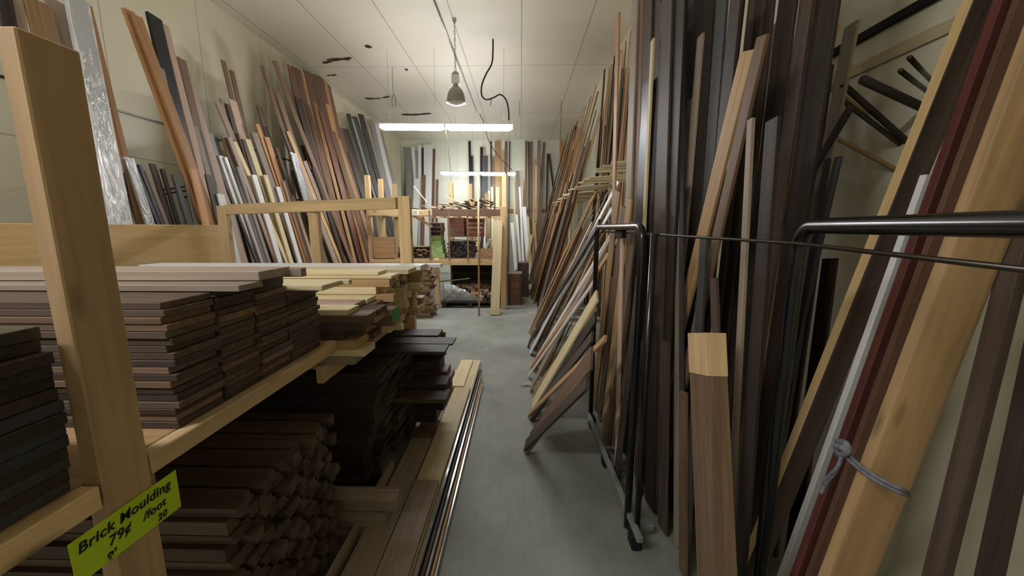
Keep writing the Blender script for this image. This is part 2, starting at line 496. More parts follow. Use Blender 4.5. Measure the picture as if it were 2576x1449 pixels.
# ------------------------------------------------------------------ the room
XL, XR, YB, YF, ZC = -4.18, 1.64, 13.6, -4.0, 4.6
def slab(name, c, s, mat):
    bm = bmesh.new(); bm_box(bm, (0, 0, 0), s)
    # object origin on the world origin's axes so that seams sit where the photo has them
    bmesh.ops.translate(bm, verts=bm.verts, vec=c)
    o = from_bm(name, bm, mat); o['kind'] = 'structure'
    return o
T = 0.12
slab('floor', ((XL+XR)/2, (YB+YF)/2, -T/2), (XR-XL+2*T, YB-YF+2*T, T), M['floor'])
CEIL = slab('ceiling', ((XL+XR)/2, (YB+YF)/2, ZC+T/2), (XR-XL+2*T, YB-YF+2*T, T), M['ceil'])
slab('wall_left', (XL-T/2, (YB+YF)/2, ZC/2), (T, YB-YF, ZC), M['wall_side'])
slab('wall_right', (XR+T/2, (YB+YF)/2, ZC/2), (T, YB-YF, ZC), M['wall_side'])
slab('wall_back', ((XL+XR)/2, YB+T/2, ZC/2), (XR-XL+2*T, T, ZC), M['wall_end'])
slab('wall_front', ((XL+XR)/2, YF-T/2, ZC/2), (XR-XL+2*T, T, ZC), M['wall_side'])
# dark gap strip along the rack-side wall and a cable tray strip high on the other wall
def struct_box(name, c, s, mat):
    o = box(name, c, s, mat, None, 0.001); o['kind'] = 'structure'; return o
struct_box('trim_1', (XL+0.006, 4.6, 2.80), (0.012, 7.0, 0.022), M['rod'])
struct_box('trim_2', (XR-0.006, 3.2, 2.36), (0.012, 4.0, 0.05), M['pale'])
struct_box('trim_3', (XR-0.012, 2.6, 2.50), (0.024, 2.6, 0.035), M['rubber'])
# torn dark patches on the ceiling sheets
def scar(pts, wid):
    bm = bmesh.new()
    rs = random.Random(len(pts) * 7 + int(wid * 1000))
    P = [at_z(x, y, ZC - 0.002) for x, y in pts]
    P = smooth_path(P, 5)
    a = []; b = []
    for i, p in enumerate(P):
        d = (P[min(i+1, len(P)-1)] - P[max(i-1, 0)]).normalized(); e = Vector((-d.y, d.x, 0))
        k = wid * (0.35 + 0.65 * rs.random()) * (0.4 if i in (0, len(P)-1) else 1)
        a.append(p + e*k); b.append(p - e*k)
    top = [bm.verts.new((q.x, q.y, ZC)) for q in a + b[::-1]]
    lowv = [bm.verts.new((q.x, q.y, ZC - 0.006 - 0.01*rs.random())) for q in a + b[::-1]]
    n = len(top)
    m = n // 2
    for i in range(m - 1):
        bm.faces.new((lowv[i], lowv[i+1], lowv[n-2-i], lowv[n-1-i]))
    for i in range(n):
        bm.faces.new((top[i], top[(i+1) % n], lowv[(i+1) % n], lowv[i]))
    o = from_bm('torn_patch', bm, M['scar'], CEIL)
    return o
scar([(812, 158), (830, 154), (848, 150), (884, 145)], 0.035)
scar([(822, 150), (850, 147), (880, 151)], 0.02)
scar([(918, 247), (935, 248), (958, 247)], 0.05)
scar([(962, 246), (980, 242)], 0.04)
scar([(1010, 288), (1045, 288), (1084, 285)], 0.09)
scar([(922, 113), (928, 118), (934, 117)], 0.05)
scar([(1018, 174), (1026, 175)], 0.04)
scar([(822, 190), (846, 188)], 0.025)

# ------------------------------------------------------------------ lamps
def fixture(name, p0, p1, mat, label, group, chain=True, top_glow=False):
    p0 = Vector(p0); p1 = Vector(p1); d = p1 - p0; L = d.length
    root = empty(name, (p0 + p1)/2, label, 'ceiling light', group)
    rz = math.atan2(d.y, d.x); tilt = math.atan2(d.z, math.hypot(d.x, d.y))
    root.rotation_euler = (0, -tilt, rz)
    h = 0.055
    # tray
    bm = bmesh.new()
    prof = [(-0.066, 0.02), (-0.05, 0.045), (0.05, 0.045), (0.066, 0.02), (0.062, 0.02), (0.046, 0.04), (-0.046, 0.04), (-0.062, 0.02)]
    rings = [[bm.verts.new((x, y, z)) for y, z in prof] for x in (-L/2, L/2)]
    for i in range(8): bm.faces.new((rings[0][i], rings[0][(i+1) % 8], rings[1][(i+1) % 8], rings[1][i]))
    bm.faces.new(rings[0]); bm.faces.new(rings[1][::-1])
    from_bm('tray', bm, M['enamel'], root)
    # wrap-round diffuser with rounded ends
    bm = bmesh.new()
    N = 10; S = [(-L/2+0.012, 0.5), (-L/2+0.035, 0.85), (-L/2+0.07, 1.0), (L/2-0.07, 1.0), (L/2-0.035, 0.85), (L/2-0.012, 0.5)]
    rings = []
    for x, k in S:
        rings.append([bm.verts.new((x, 0.082*k*math.cos(-0.55 + (PI + 1.1)*i/N), -0.012 - 0.056*k*math.sin(-0.55 + (PI + 1.1)*i/N))) for i in range(N+1)])
    for a, b in zip(rings, rings[1:]):
        for i in range(N): bm.faces.new((a[i], a[i+1], b[i+1], b[i]))
        bm.faces.new((a[N], a[0], b[0], b[N]))
    bm.faces.new(rings[0]); bm.faces.new(rings[-1][::-1])
    from_bm('diffuser', bm, mat, root, None, True)
    for sx in (-1, 1):
        box('end_cap', (sx*(L/2+0.004), 0, 0.005), (0.008, 0.13, 0.085), M['enamel'], root, 0.003)
    if chain:
        for sx in (-0.36, 0.36):
            z1 = ZC - (p0.z + p1.z)/2 + math.sin(tilt) * -sx * L
            tube('hanging_wire', [(sx*L, 0, 0.045), (sx*L, 0, z1 / math.cos(tilt))], 0.0025, M['gal'], root, 5)
    return root
mm, mf, mn = lamp_mat('lit_diffuser_middle', LAMP_MID), lamp_mat('lit_diffuser_far', LAMP_FAR), lamp_mat('lit_diffuser_near', LAMP_NEAR)
fixture('ceiling_light', (-2.46, 6.9, 3.36), (-1.34, 6.9, 3.35), mm, 'lit fluorescent fitting at the rack-wall end of the bigger bright row', 'fluorescent fittings')
fixture('ceiling_light', (-1.31, 6.9, 3.35), (-0.15, 6.9, 3.335), mm, 'lit fluorescent fitting beside the black looped cable, in the bigger bright row', 'fluorescent fittings')
fixture('ceiling_light', (-2.52, 12.2, 3.31), (-1.36, 12.2, 3.29), mf, 'small far fluorescent fitting with the cream cord hanging by it', 'fluorescent fittings')
fixture('ceiling_light', (-1.28, 12.2, 3.29), (-0.50, 12.2, 3.28), mf, 'middle fitting of the small far row, just past the thin pole', 'fluorescent fittings')
fixture('ceiling_light', (-0.42, 12.2, 3.28), (-0.17, 12.2, 3.275), mf, 'very short lit fitting ending the small far row', 'fluorescent fittings')
fixture('ceiling_light', (-3.55, -0.35, 3.5), (-2.40, -0.35, 3.5), mn, 'lit fluorescent fitting above the lumber rack, overhead', 'fluorescent fittings')
fixture('ceiling_light', (-2.36, -0.35, 3.5), (-1.20, -0.35, 3.5), mn, 'lit fluorescent fitting above the rack edge, overhead', 'fluorescent fittings')

# dead high-bay lamp
hb = empty('pendant_lamp', (-0.98, 6.0, 3.45), 'unlit grey bell-shaped high bay lamp hung by a chain from the ceiling', 'lamp')
lathe('shade', [(0.146, 0.0), (0.150, 0.006), (0.142, 0.02), (0.138, 0.06), (0.122, 0.13), (0.095, 0.185), (0.062, 0.22), (0.05, 0.225), (0.048, 0.215), (0.06, 0.21), (0.09, 0.178), (0.117, 0.125), (0.133, 0.055), (0.138, 0.01), (0.146, 0.0)], M['lampgrey'], hb)
lathe('lens', [(0.001, -0.03), (0.05, -0.026), (0.10, -0.014), (0.139, 0.004)], M['enamel'], hb)
lathe('neck', [(0.03, 0.22), (0.045, 0.235), (0.045, 0.25), (0.03, 0.26)], M['gal'], hb)
box('ballast_housing', (0, 0, 0.325), (0.11, 0.11, 0.13), M['enamel'], hb, 0.008)
lathe('cap', [(0.001, 0.445), (0.03, 0.44), (0.05, 0.42), (0.055, 0.392), (0.04, 0.39), (0.001, 0.39)], M['gal'], hb)
bm = bmesh.new()
z = 0.445
for i in range(14):
    cx = [Vector((0.012*math.cos(a*PI/4), 0, z + 0.026 + 0.03*math.sin(a*PI/4))) for a in range(9)]
    if i % 2: cx = [Vector((0, p.x, p.z)) for p in cx]
    tube_bm(bm, cx, 0.004, 5, False)
    z += 0.05
    if z > ZC - 3.45 - 0.03: break
from_bm('chain', bm, M['gal'], hb)
lathe('ceiling_hook', [(0.03, ZC-3.45), (0.03, ZC-3.45-0.02), (0.008, ZC-3.45-0.05), (0.001, ZC-3.45-0.06)], M['gal'], hb)

# ceiling conduit, cables, hooks
P = [at_z(x, y, ZC-0.012) for x, y in ((1134, 111), (1165, 190), (1196, 272))]
o = tube('conduit', [(-1.165, 5.0, ZC-0.012), (-1.165, 10.2, ZC-0.012)], 0.012, M['gal'], None, 8)
tag(o, 'thin straight metal conduit running along the ceiling past the bell lamp', 'conduit')
o = tube('power_cable', smooth_path([(-1.165, 10.2, ZC-0.012), at_y(1205, 285, 10.6), at_y(1218, 310, 11), at_y(1228, 350, 11.6), at_y(1248, 385, 12.0), at_y(1275, 415, 12.2), at_y(1289, 428, 12.22)], 6), 0.010, M['cable'], None, 6)
tag(o, 'black cable from the conduit end drooping to the small far light row', 'cable')
pts = [at_y(1240, 100, 6.6), at_y(1240, 130, 6.6), at_y(1237, 160, 6.6), at_y(1222, 188, 6.6), at_y(1212, 215, 6.6), at_y(1212, 240, 6.62), at_y(1224, 251, 6.65), at_y(1243, 245, 6.7), at_y(1258, 238, 6.75), at_y(1272, 250, 6.8), at_y(1279, 275, 6.85), at_y(1280, 303, 6.9)]
pts[0] = Vector((pts[0].x, pts[0].y, ZC))
o = tube('power_cable', smooth_path(pts, 6), 0.013, M['cable'], None, 8)
tag(o, 'thick black looping cable hanging between the ceiling and the big light row', 'cable')
o = tube('cable_tie', [at_y(1236, 246, 6.68), at_y(1235, 256, 6.68), at_y(1234, 266, 6.68)], 0.006, M['cable'], None, 6)
tag(o, 'loose black tie end on the looping black cable', 'cable tie')
o = tube('pull_cord', smooth_path([at_y(1121, 326, 6.9), at_y(1123, 340, 7.4), at_y(1130, 365, 8.4), at_y(1129, 385, 9.2), at_y(1132, 410, 10), at_y(1134, 440, 10.4), at_y(1132, 458, 10.4), at_y(1126, 464, 10.4)], 5), 0.008, M['cord'], None, 6)
tag(o, 'wavy cream cord hanging from the bigger light row', 'cord')
hk = empty('ceiling_hook', (-2.44, 7.6, 4.6), 'thin wire with a long hook loop dangling from the ceiling', 'hook')
zt = at_y(985, 238, 7.6).z - 4.6; zb = at_y(985, 268, 7.6).z - 4.6
tube('wire', [(0, 0, 0), (0.0, 0, zt)], 0.004, M['rod'], hk, 5)
tube('loop', [(0, 0, zt), (0.035, 0, zt-0.03), (0.035, 0, zb), (-0.03, 0, zb), (-0.03, 0, zt-0.06), (0, 0, zt)], 0.006, M['rod'], hk, 6)
for x, y0, y1, lab in ((1306, 200, 292, 'thin dark wire hanging beside the ceiling seam near the looping cable'), (1410, 110, 352, 'long thin wire hanging down close to the aisle-side wall corner')):
    q = at_y(x, y1, 9.6)
    o = tube('hanging_wire', [(q.x, q.y, ZC), (q.x, q.y, q.z)], 0.005, M['cable'], None, 5)
    tag(o, lab, 'wire')

# ------------------------------------------------------------------ boards along the rack-side wall
LW = Lean((0, 1, 0), (-3.33, 0, 0), (-4.08, 0, 4.5), (1, 0, 0))
LEFT = [
 # tx, ty, lx, ly, width px, material, thickness, kind, profile
 (968, 395, 992, 480, 9, 'charcoal', .018, 'board', 'flat'), (957, 330, 988, 450, 9, 'grey', .018, 'board', 'flat'),
 (947, 312, 984, 470, 10, 'white', .018, 'board', 'flat'), (936, 302, 972, 470, 10, 'grey', .018, 'board', 'flat'),
 (924, 310, 965, 470, 9, 'taupe', .018, 'board', 'flat'), (908, 287, 962, 480, 12, 'charcoal', .02, 'board', 'flat'),
 (893, 293, 946, 470, 12, 'charcoal', .02, 'board', 'flat'), (877, 286, 935, 470, 9, 'charcoal', .02, 'board', 'flat'),
 (887, 300, 932, 455, 5, 'grey', .012, 'strip', 'flat'), (868, 324, 950, 610, 16, 'umber', .02, 'board', 'flat'),
 (855, 320, 932, 610, 10, 'brown', .018, 'board', 'flat'), (842, 305, 925, 610, 9, 'tan', .018, 'strip', 'ogee'),
 # the red-brown bundle
 (826, 212, 915, 620, 9, 'red', .02, 'board', 'flat'), (817, 202, 905, 620, 9, 'tan', .02, 'strip', 'ogee'), (808, 194, 900, 620, 9, 'red', .02, 'board', 'flat'),
 (799, 190, 893, 620, 9, 'red', .02, 'board', 'flat'), (790, 188, 884, 620, 9, 'brown', .02, 'strip', 'ogee'), (780, 184, 874, 620, 10, 'red', .02, 'board', 'flat'),
 (770, 180, 866, 620, 9, 'red', .02, 'board', 'flat'), (760, 178, 857, 620, 9, 'tan', .02, 'strip', 'ogee'), (751, 174, 848, 620, 9, 'red', .02, 'board', 'flat'),
 (742, 171, 838, 620, 10, 'red', .02, 'board', 'flat'), (732, 168, 828, 620, 12, 'red', .02, 'board', 'flat'),
 (750, 246, 858, 640, 14, 'dark', .02, 'board', 'flat'), (775, 262, 872, 640, 10, 'brown', .018, 'strip', 'ogee'), (792, 258, 890, 640, 8, 'tan', .018, 'strip', 'ogee'),
 (808, 280, 905, 640, 10, 'red', .018, 'board', 'flat'), (824, 262, 918, 640, 8, 'orange', .018, 'strip', 'ogee'), (838, 330, 930, 640, 12, 'brown', .018, 'strip', 'ogee'),
 (852, 350, 945, 640, 9, 'tan', .018, 'strip', 'ogee'), (880, 380, 960, 640, 10, 'umber', .018, 'board', 'flat'),
 # long thin ones before it
 (692, 153, 880, 640, 11, 'brown', .02, 'strip', 'ogee'), (661, 165, 790, 560, 9, 'brown', .02, 'strip', 'ogee'), (699, 234, 820, 600, 12, 'brown', .02, 'board', 'flat'),
 (725, 330, 850, 640, 10, 'tan', .02, 'board', 'flat'), (708, 318, 800, 560, 6, 'umber', .02, 'strip', 'flat'), (742, 395, 838, 640, 14, 'taupe', .02, 'board', 'flat'),
 (768, 405, 830, 560, 9, 'taupe', .02, 'strip', 'ogee'), (790, 420, 848, 600, 8, 'dark', .02, 'strip', 'flat'),
 # grey-brown and white middle group
 (563, 153, 612, 360, 9, 'brown', .018, 'strip', 'flat'), (584, 178, 640, 420, 9, 'brown', .018, 'strip', 'flat'),
 (560, 249, 640, 520, 12, 'taupe', .018, 'board', 'flat'), (586, 252, 670, 560, 18, 'pink', .018, 'board', 'flat'), (574, 262, 650, 540, 9, 'umber', .018, 'strip', 'flat'),
 (652, 267, 735, 540, 10, 'brown', .018, 'strip', 'flat'), (648, 312, 720, 520, 10, 'orange', .018, 'strip', 'flat'), (672, 345, 740, 560, 12, 'orange', .018, 'board', 'flat'),
 (551, 260, 700, 620, 15, 'taupe', .02, 'board', 'flat'), (640, 333, 748, 640, 15, 'taupe', .02, 'board', 'flat'), (624, 350, 722, 640, 14, 'pale', .02, 'board', 'flat'),
 (612, 350, 700, 640, 6, 'umber', .02, 'strip', 'flat'), (590, 356, 715, 640, 12, 'pale', .02, 'board', 'flat'), (565, 342, 662, 640, 14, 'taupe', .02, 'board', 'flat'),
 (578, 345, 690, 640, 10, 'pink', .02, 'board', 'flat'), (542, 345, 624, 640, 10, 'dark', .02, 'strip', 'flat'), (530, 335, 615, 640, 11, 'grey', .02, 'board', 'flat'),
 (556, 392, 638, 640, 10, 'white', .02, 'board', 'flat'), (568, 395, 655, 640, 7, 'white', .02, 'strip', 'flat'), (545, 402, 640, 640, 7, 'umber', .02, 'strip', 'flat'),
 (600, 420, 672, 640, 8, 'grey', .02, 'board', 'flat'), (640, 440, 700, 640, 12, 'white', .02, 'board', 'flat'), (668, 440, 728, 640, 10, 'pale', .02, 'board', 'flat'),
 (700, 470, 750, 640, 10, 'white', .02, 'board', 'flat'), (716, 455, 775, 640, 12, 'pink', .02, 'board', 'flat'), (735, 490, 782, 640, 12, 'pink', .02, 'board', 'flat'),
 # nearer group by the black board
 (476, 205, 600, 610, 20, 'pink', .02, 'board', 'flat'), (458, 148, 545, 520, 18, 'brown', .02, 'board', 'flat'), (450, 200, 545, 560, 16, 'taupe', .02, 'board', 'flat'),
 (492, 318, 570, 600, 12, 'taupe', .02, 'board', 'flat'), (505, 330, 585, 620, 8, 'umber', .02, 'strip', 'flat'), (416, 62, 505, 420, 16, 'pink', .02, 'board', 'flat'),
 (390, 40, 490, 480, 30, 'black', .03, 'board', 'flat'), (408, 172, 488, 520, 10, 'grey', .02, 'strip', 'flat'),
 (325, 25, 492, 480, 24, 'orange', .03, 'board', 'flat'), (347, 40, 516, 500, 22, 'orange', .03, 'board', 'flat'),
 (487, 425, 520, 560, 16, 'orange', .018, 'board', 'flat'), (505, 465, 540, 560, 14, 'pale', .018, 'board', 'flat'), (528, 440, 556, 560, 20, 'umber', .018, 'board', 'flat'),
 (548, 470, 575, 560, 10, 'taupe', .018, 'strip', 'flat'), (556, 488, 584, 600, 16, 'white', .018, 'board', 'flat'),
 # short pieces
 (385, 412, 432, 560, 14, 'umber', .02, 'board', 'flat'), (410, 425, 450, 560, 9, 'dark', .02, 'board', 'flat'), (370, 430, 420, 560, 10, 'taupe', .02, 'board', 'flat'),
 (352, 414, 408, 560, 9, 'black', .02, 'strip', 'flat'), (342, 420, 398, 560, 9, 'black', .02, 'strip', 'flat'), (311, 435, 352, 560, 12, 'charcoal', .02, 'board', 'flat'),
 (440, 440, 476, 560, 12, 'charcoal', .02, 'board', 'flat'),
 # big ones at the near end
 (224, 12, 336, 470, 14, 'orange', .025, 'strip', 'flat'),
 (150, 5, 262, 470, 70, 'taupe', .02, 'board', 'flat'), (95, 0, 215, 470, 62, 'tan', .02, 'board', 'flat'), (40, -10, 130, 470, 30, 'pink', .02, 'board', 'flat'),
 (12, -15, 100, 470, 34, 'dark', .02, 'board', 'flat'),
 (243, 390, 305, 560, 34, 'pink', .02, 'board', 'flat'), (222, 350, 284, 560, 20, 'tan', .02, 'board', 'flat'),
 (66, 330, 108, 560, 26, 'black', .02, 'board', 'flat'), (90, 440, 122, 560, 20, 'taupe', .02, 'board', 'flat'),
]
rl = random.Random(41)
for i in range(34):                                   # shorter ones at the back of the row
    lx = 592 + 350 * (i + rl.random()) / 34; ty = rl.uniform(360, 500)
    mats = ['white', 'pale', 'taupe', 'grey'] if lx < 720 else ['pink', 'tan', 'pale', 'taupe', 'brown'] if lx < 800 else ['brown', 'tan', 'umber', 'red']
    LW.add(rl.choice(mats), None, .014, (lx - (640 - ty) * rl.uniform(.30, .40), ty), (lx, 640), rl.uniform(7, 12), kind='strip')
for (tx, ty, lx, ly, wp, mat, th, kind, prof) in LEFT:
    LW.add(mat, None, th, (tx, ty), (lx, ly), wp, kind=kind, prof=prof)
def wrapped(lean, tpx, lpx, wpx, wood_key, th, label, film_w=1.0, z_off=0.004):
    """a board in a loose sleeve of clear film"""
    it = lean.add(wood_key, None, th + 0.012, tpx, lpx, wpx, label=label, cat='wrapped board', name='wrapped_plank')
    o = it['o']
    L, wd = it['L'], it['wd']
    o.data = prism_mesh('wrapped_plank', PROF['flat'](wd * 0.9, th), L)
    o.data.materials.append(M[wood_key])
    rs = random.Random(int(tpx[0]))
    bm = bmesh.new()
    n, k = 40, 12
    rings = []
    for i in range(n + 1):
        x = 0.15 + (L - 0.13) * i / n
        ring = []
        for j in range(k):
            a = 2 * PI * j / k
            y = wd * 0.5 * film_w * math.copysign(abs(math.cos(a)) ** 0.5, math.cos(a)); zz = (th * 0.5 + 0.006) * math.copysign(abs(math.sin(a)) ** 0.5, math.sin(a))
            j1 = 1 + 0.05 * rs.uniform(-1, 1)
            ring.append(bm.verts.new((x, y * min(1, j1), zz * (1 - 0.3 * rs.random()))))
        rings.append(ring)
    for a, b in zip(rings, rings[1:]):
        for j in range(k): bm.faces.new((a[j], a[(j+1) % k], b[(j+1) % k], b[j]))
    f = from_bm('plastic_film', bm, M['film'], o, None, True)
    tag(f, 'clear crinkled plastic film')
    return it
wrapped(LW, (198, -5), (292, 470), 56, 'white', .03, 'tall white board in clear plastic film on the cream wall, by an orange strip')
wrapped(LW, (328, 402), (380, 560), 26, 'grey', .02, 'short grey board in torn clear plastic under the thin orange strip')
wrapped(LW, (741, 388), (772, 500), 16, 'charcoal', .02, 'short dark board in clear plastic, between white boards and red-brown boards')
LW.name_all('leaning on the cream rack-side wall', 'the end wall corner', 'boards leaning on the rack-side wall', True)

def wall_rod(wall_x, y, z, length, rise, r, mat, label, group, swing=0.0):
    sg = 1 if wall_x < 0 else -1
    o = tube('steel_rod', [(wall_x, y, z), (wall_x + sg*length, y + swing, z + rise)], r, mat, None, 8)
    tag(o, label, 'rod', group)
GL = 'steel rods sticking out of the rack-side wall'
rods = [(3.25, 1.98, 'beside the broad grey-brown board'), (3.72, 2.0, 'by the plastic film'), (4.24, 1.98, 'over the short black strips'), (4.42, 1.97, 'over the short umber boards'),
        (4.62, 1.96, 'crossing in front of the orange pair'), (5.25, 1.98, 'by the white middle boards'), (5.95, 1.98, 'by the thin orange boards'), (6.35, 2.0, 'behind the pine rail post'), (7.0, 2.02, 'before the red-brown bundle')]
taken = []
for y, z, where in rods:
    u = LW.clear(z, y, 0.03, 0.7, taken)
    taken.append(u if u is not None else y)
    wall_rod(XL, u if u is not None else y, z, 0.66, 0.09, 0.011, M['rod'], f'dark steel rod out of the cream wall {where}', GL)

# ------------------------------------------------------------------ boards along the end wall
BW = Lean((1, 0, 0), (0, 13.05, 0), (0, 13.56, 4.5), (0, -1, 0))
BW.lim = (-4.10, 1.60)
BACK = [
 (1004, 462, 1006, 500, 5, 'black', 'strip'), (1009, 415, 1012, 500, 7, 'charcoal', 'board'), (1013, 370, 1022, 500, 5, 'grey', 'strip'), (1025, 371, 1032, 500, 13, 'grey', 'board'), (1038, 370, 1050, 500, 9, 'white', 'board'),
 (1050, 378, 1052, 500, 9, 'grey', 'board'), (1056, 365, 1056, 500, 8, 'white', 'board'), (1048, 449, 1044, 560, 14, 'white', 'board'), (1064, 372, 1066, 560, 8, 'charcoal', 'strip'), (1078, 364, 1078, 560, 24, 'white', 'board'),
 (1092, 374, 1088, 560, 6, 'red', 'strip'), (1100, 451, 1098, 560, 6, 'brown', 'board'), (1066, 440, 1062, 600, 10, 'brown', 'board'),
 (1181, 350, 1184, 500, 6, 'black', 'board'), (1187, 392, 1189, 520, 7, 'black', 'board'), (1212, 370, 1212, 520, 8, 'black', 'board'), (1218, 371, 1218, 520, 6, 'taupe', 'strip'), (1220, 392, 1220, 560, 14, 'charcoal', 'board'),
 (1235, 355, 1238, 560, 4, 'dark', 'strip'), (1240, 395, 1240, 560, 6, 'brown', 'strip'), (1252, 354, 1254, 560, 15, 'tan', 'board'), (1266, 378, 1266, 560, 5, 'orange', 'board'), (1273, 355, 1272, 560, 6, 'brown', 'board'),
 (1282, 356, 1280, 560, 3, 'dark', 'strip'), (1238, 470, 1240, 640, 6, 'pale', 'board'), (1230, 480, 1226, 640, 6, 'pale', 'board'), (1252, 470, 1250, 650, 9, 'pale', 'board'), (1268, 480, 1264, 640, 8, 'pine', 'board'),
 (1225, 520, 1218, 640, 6, 'white', 'board'), (1246, 545, 1240, 650, 6, 'tan', 'strip'), (1212, 540, 1200, 640, 9, 'pale', 'board'), (1190, 500, 1194, 640, 6, 'tan', 'board'),
 (1300, 430, 1306, 680, 8, 'taupe', 'board'), (1292, 455, 1300, 680, 5, 'pale', 'board'), (1313, 452, 1312, 680, 6, 'pale', 'board'), (1307, 470, 1318, 680, 5, 'white', 'strip'),
 (1324, 354, 1322, 680, 6, 'brown', 'board'), (1330, 356, 1332, 680, 4, 'umber', 'strip'), (1336, 356, 1336, 680, 5, 'brown', 'strip'), (1345, 400, 1340, 680, 5, 'tan', 'board'), (1350, 415, 1350, 680, 6, 'pale', 'board'),
 (1356, 353, 1350, 680, 8, 'taupe', 'board'), (1369, 357, 1344, 680, 6, 'brown', 'board'), (1360, 440, 1364, 680, 5, 'brown', 'strip'), (1318, 520, 1330, 680, 10, 'white', 'board'), (1300, 540, 1310, 680, 6, 'white', 'board'),
 (1328, 545, 1336, 680, 6, 'pale', 'board'), (1288, 560, 1298, 680, 8, 'white', 'board'), (1345, 560, 1352, 680, 5, 'tan', 'strip'), (1338, 590, 1322, 680, 6, 'pale', 'board'),
 (1378, 386, 1374, 560, 4, 'dark', 'strip'), (1381, 387, 1398, 500, 5, 'dark', 'strip'), (1384, 550, 1372, 650, 7, 'umber', 'board'), (1391, 558, 1394, 640, 5, 'dark', 'board'), (1372, 570, 1384, 640, 6, 'brown', 'board'),
 (1412, 353, 1412, 510, 8, 'orange', 'board'), (1420, 352, 1420, 520, 8, 'orange', 'board'), (1404, 470, 1402, 560, 7, 'brown', 'board'),
]
for (tx, ty, lx, ly, wp, mat, kind) in BACK:
    BW.add(mat, None, .018, (tx, ty), (lx, ly), wp, kind=kind)
BW.name_all('standing against the pale end wall', 'the rack-side corner', 'boards standing against the end wall')
# ledger across the end wall with its pegs: behind the boards, on the wall
lg = empty('wall_ledger', (0.35, YB - 0.02, 2.2), 'horizontal wooden ledger with short pegs across the pale end wall', 'ledger')
box('rail', (0, 0, 0), (2.5, 0.04, 0.12), M['tan'], lg)

# ------------------------------------------------------------------ boards along the aisle-side wall
RW = Lean((0, 1, 0), (0.42, 0, 0), (1.56, 0, 4.5), (-1, 0, 0))      # beyond the pegs' middle
TWL = Lean((0, 1, 0), (1.45, 0, 0), (1.62, 0, 4.5), (-1, 0, 0))     # tall ones standing close to the wall
SW = Lean((0, 1, 0), (0.26, 0, 0), (1.18, 0, 2.2), (-1, 0, 0))      # short ones propped under the pegs
rr = random.Random(5)
comb_y = [3.7 + 0.27 * i for i in range(25)]
def hits_comb(ut, ub, zt, zb, wd):
    if zt < 2.16: return False
    f = (2.24 - zb) / (zt - zb); y = ub + (ut - ub) * f
    return any(abs(y - c) < wd/2 + 0.035 for c in comb_y)
def right_colour(y):
    if y > 10.8: return rr.choice(['dark', 'umber', 'brown', 'dark', 'tan', 'brown'])
    if y > 8: return rr.choice(['tan', 'brown', 'orange', 'tan', 'tan', 'brown', 'taupe'])
    if y > 6: return rr.choice(['tan', 'brown', 'tan', 'orange', 'taupe', 'dark', 'pale'])
    if y > 4.9: return rr.choice(['tan', 'brown', 'taupe', 'dark', 'pale', 'orange', 'tan'])
    return rr.choice(['brown', 'tan', 'umber', 'tan', 'taupe'])
def bank(L, want, y0, y1, widths, tilts, heights, thick, check=True, low=None, power=1.0):
    n = tries = 0
    while n < want and tries < 2500:
        tries += 1
        yb = y0 * (y1 / y0) ** (rr.random() ** power)
        wd = rr.choice(widths) * (1.25 if yb > 7 else 1.0)
        zt = rr.uniform(*heights) if rr.random() < .8 else rr.uniform(heights[0] * .75, heights[0])
        ut = yb - rr.uniform(*tilts) * zt / heights[1]
        if (low and ut < low) or (check and hits_comb(ut, yb, zt, 0, wd)): continue
        mat = right_colour(yb)
        if 10.9 < yb < 11.6 and rr.random() < .4: mat = 'black'
        if L is TWL and 4.2 < yb < 6 and rr.random() < .35: mat = 'red'
        L.add(mat, wd, rr.choice(thick), top=(ut, zt / L.sin), bot=(yb, 0), kind='strip' if wd < .05 else 'board', prof='ogee' if wd < .07 and rr.random() < .5 else 'flat')
        n += 1
bank(RW, 66, 8.0, 12.6, [.03, .035, .045, .06, .07, .09], (0, .4), (3.4, 4.5), [.014, .018], low=6.35)
bank(RW, 40, 6.4, 8.6, [.03, .035, .04, .045, .06], (0, .3), (2.5, 3.45), [.012, .016], low=6.35)
bank(RW, 56, 6.9, 12.6, [.025, .03, .04, .05, .07], (.1, .6), (1.6, 2.12), [.012, .016], False, low=6.35, power=.85)
bank(TWL, 52, 5.7, 8.0, [.03, .04, .045, .06, .08], (-.1, .5), (3.5, 4.5), [.010, .012])
bank(SW, 56, 3.8, 6.3, [.02, .025, .03, .04, .045, .05], (-.1, .45), (1.5, 2.08), [.010, .014], False, low=3.3)
# the ones that stand out, traced: white strips, long pale plank, wide brown ones
RIGHT = [
 (1557, 490, 1358, 832, 8, 'white', 'strip', 'ogee'), (1553, 455, 1366, 820, 7, 'white', 'strip', 'ogee'), (1552, 560, 1374, 856, 9, 'white', 'strip', 'ogee'),
 (1556, 600, 1372, 868, 9, 'orange', 'board', 'flat'), (1552, 560, 1392, 865, 9, 'taupe', 'board', 'flat'),
 (1500, 694, 1384, 862, 7, 'white', 'strip', 'ogee'), (1498, 772, 1420, 880, 14, 'tan', 'board', 'flat'), (1496, 796, 1378, 985, 16, 'dark', 'board', 'flat'), (1488, 845, 1400, 960, 14, 'umber', 'board', 'flat'),
 (1500, 742, 1358, 985, 17, 'pale', 'board', 'flat'), (1520, 850, 1385, 985, 10, 'tan', 'strip', 'flat'), (1486, 898, 1408, 1005, 30, 'brown', 'board', 'flat'), (1474, 962, 1425, 1012, 20, 'umber', 'board', 'flat'),
 (1505, 560, 1366, 800, 9, 'dark', 'board', 'flat'),
]
for (tx, ty, lx, ly, wp, mat, kind, prof) in RIGHT:
    (RW if tx == 1478 and ty == 470 else SW).add(mat, None, .016, (tx, ty), (lx, ly), wp, kind=kind, prof=prof)
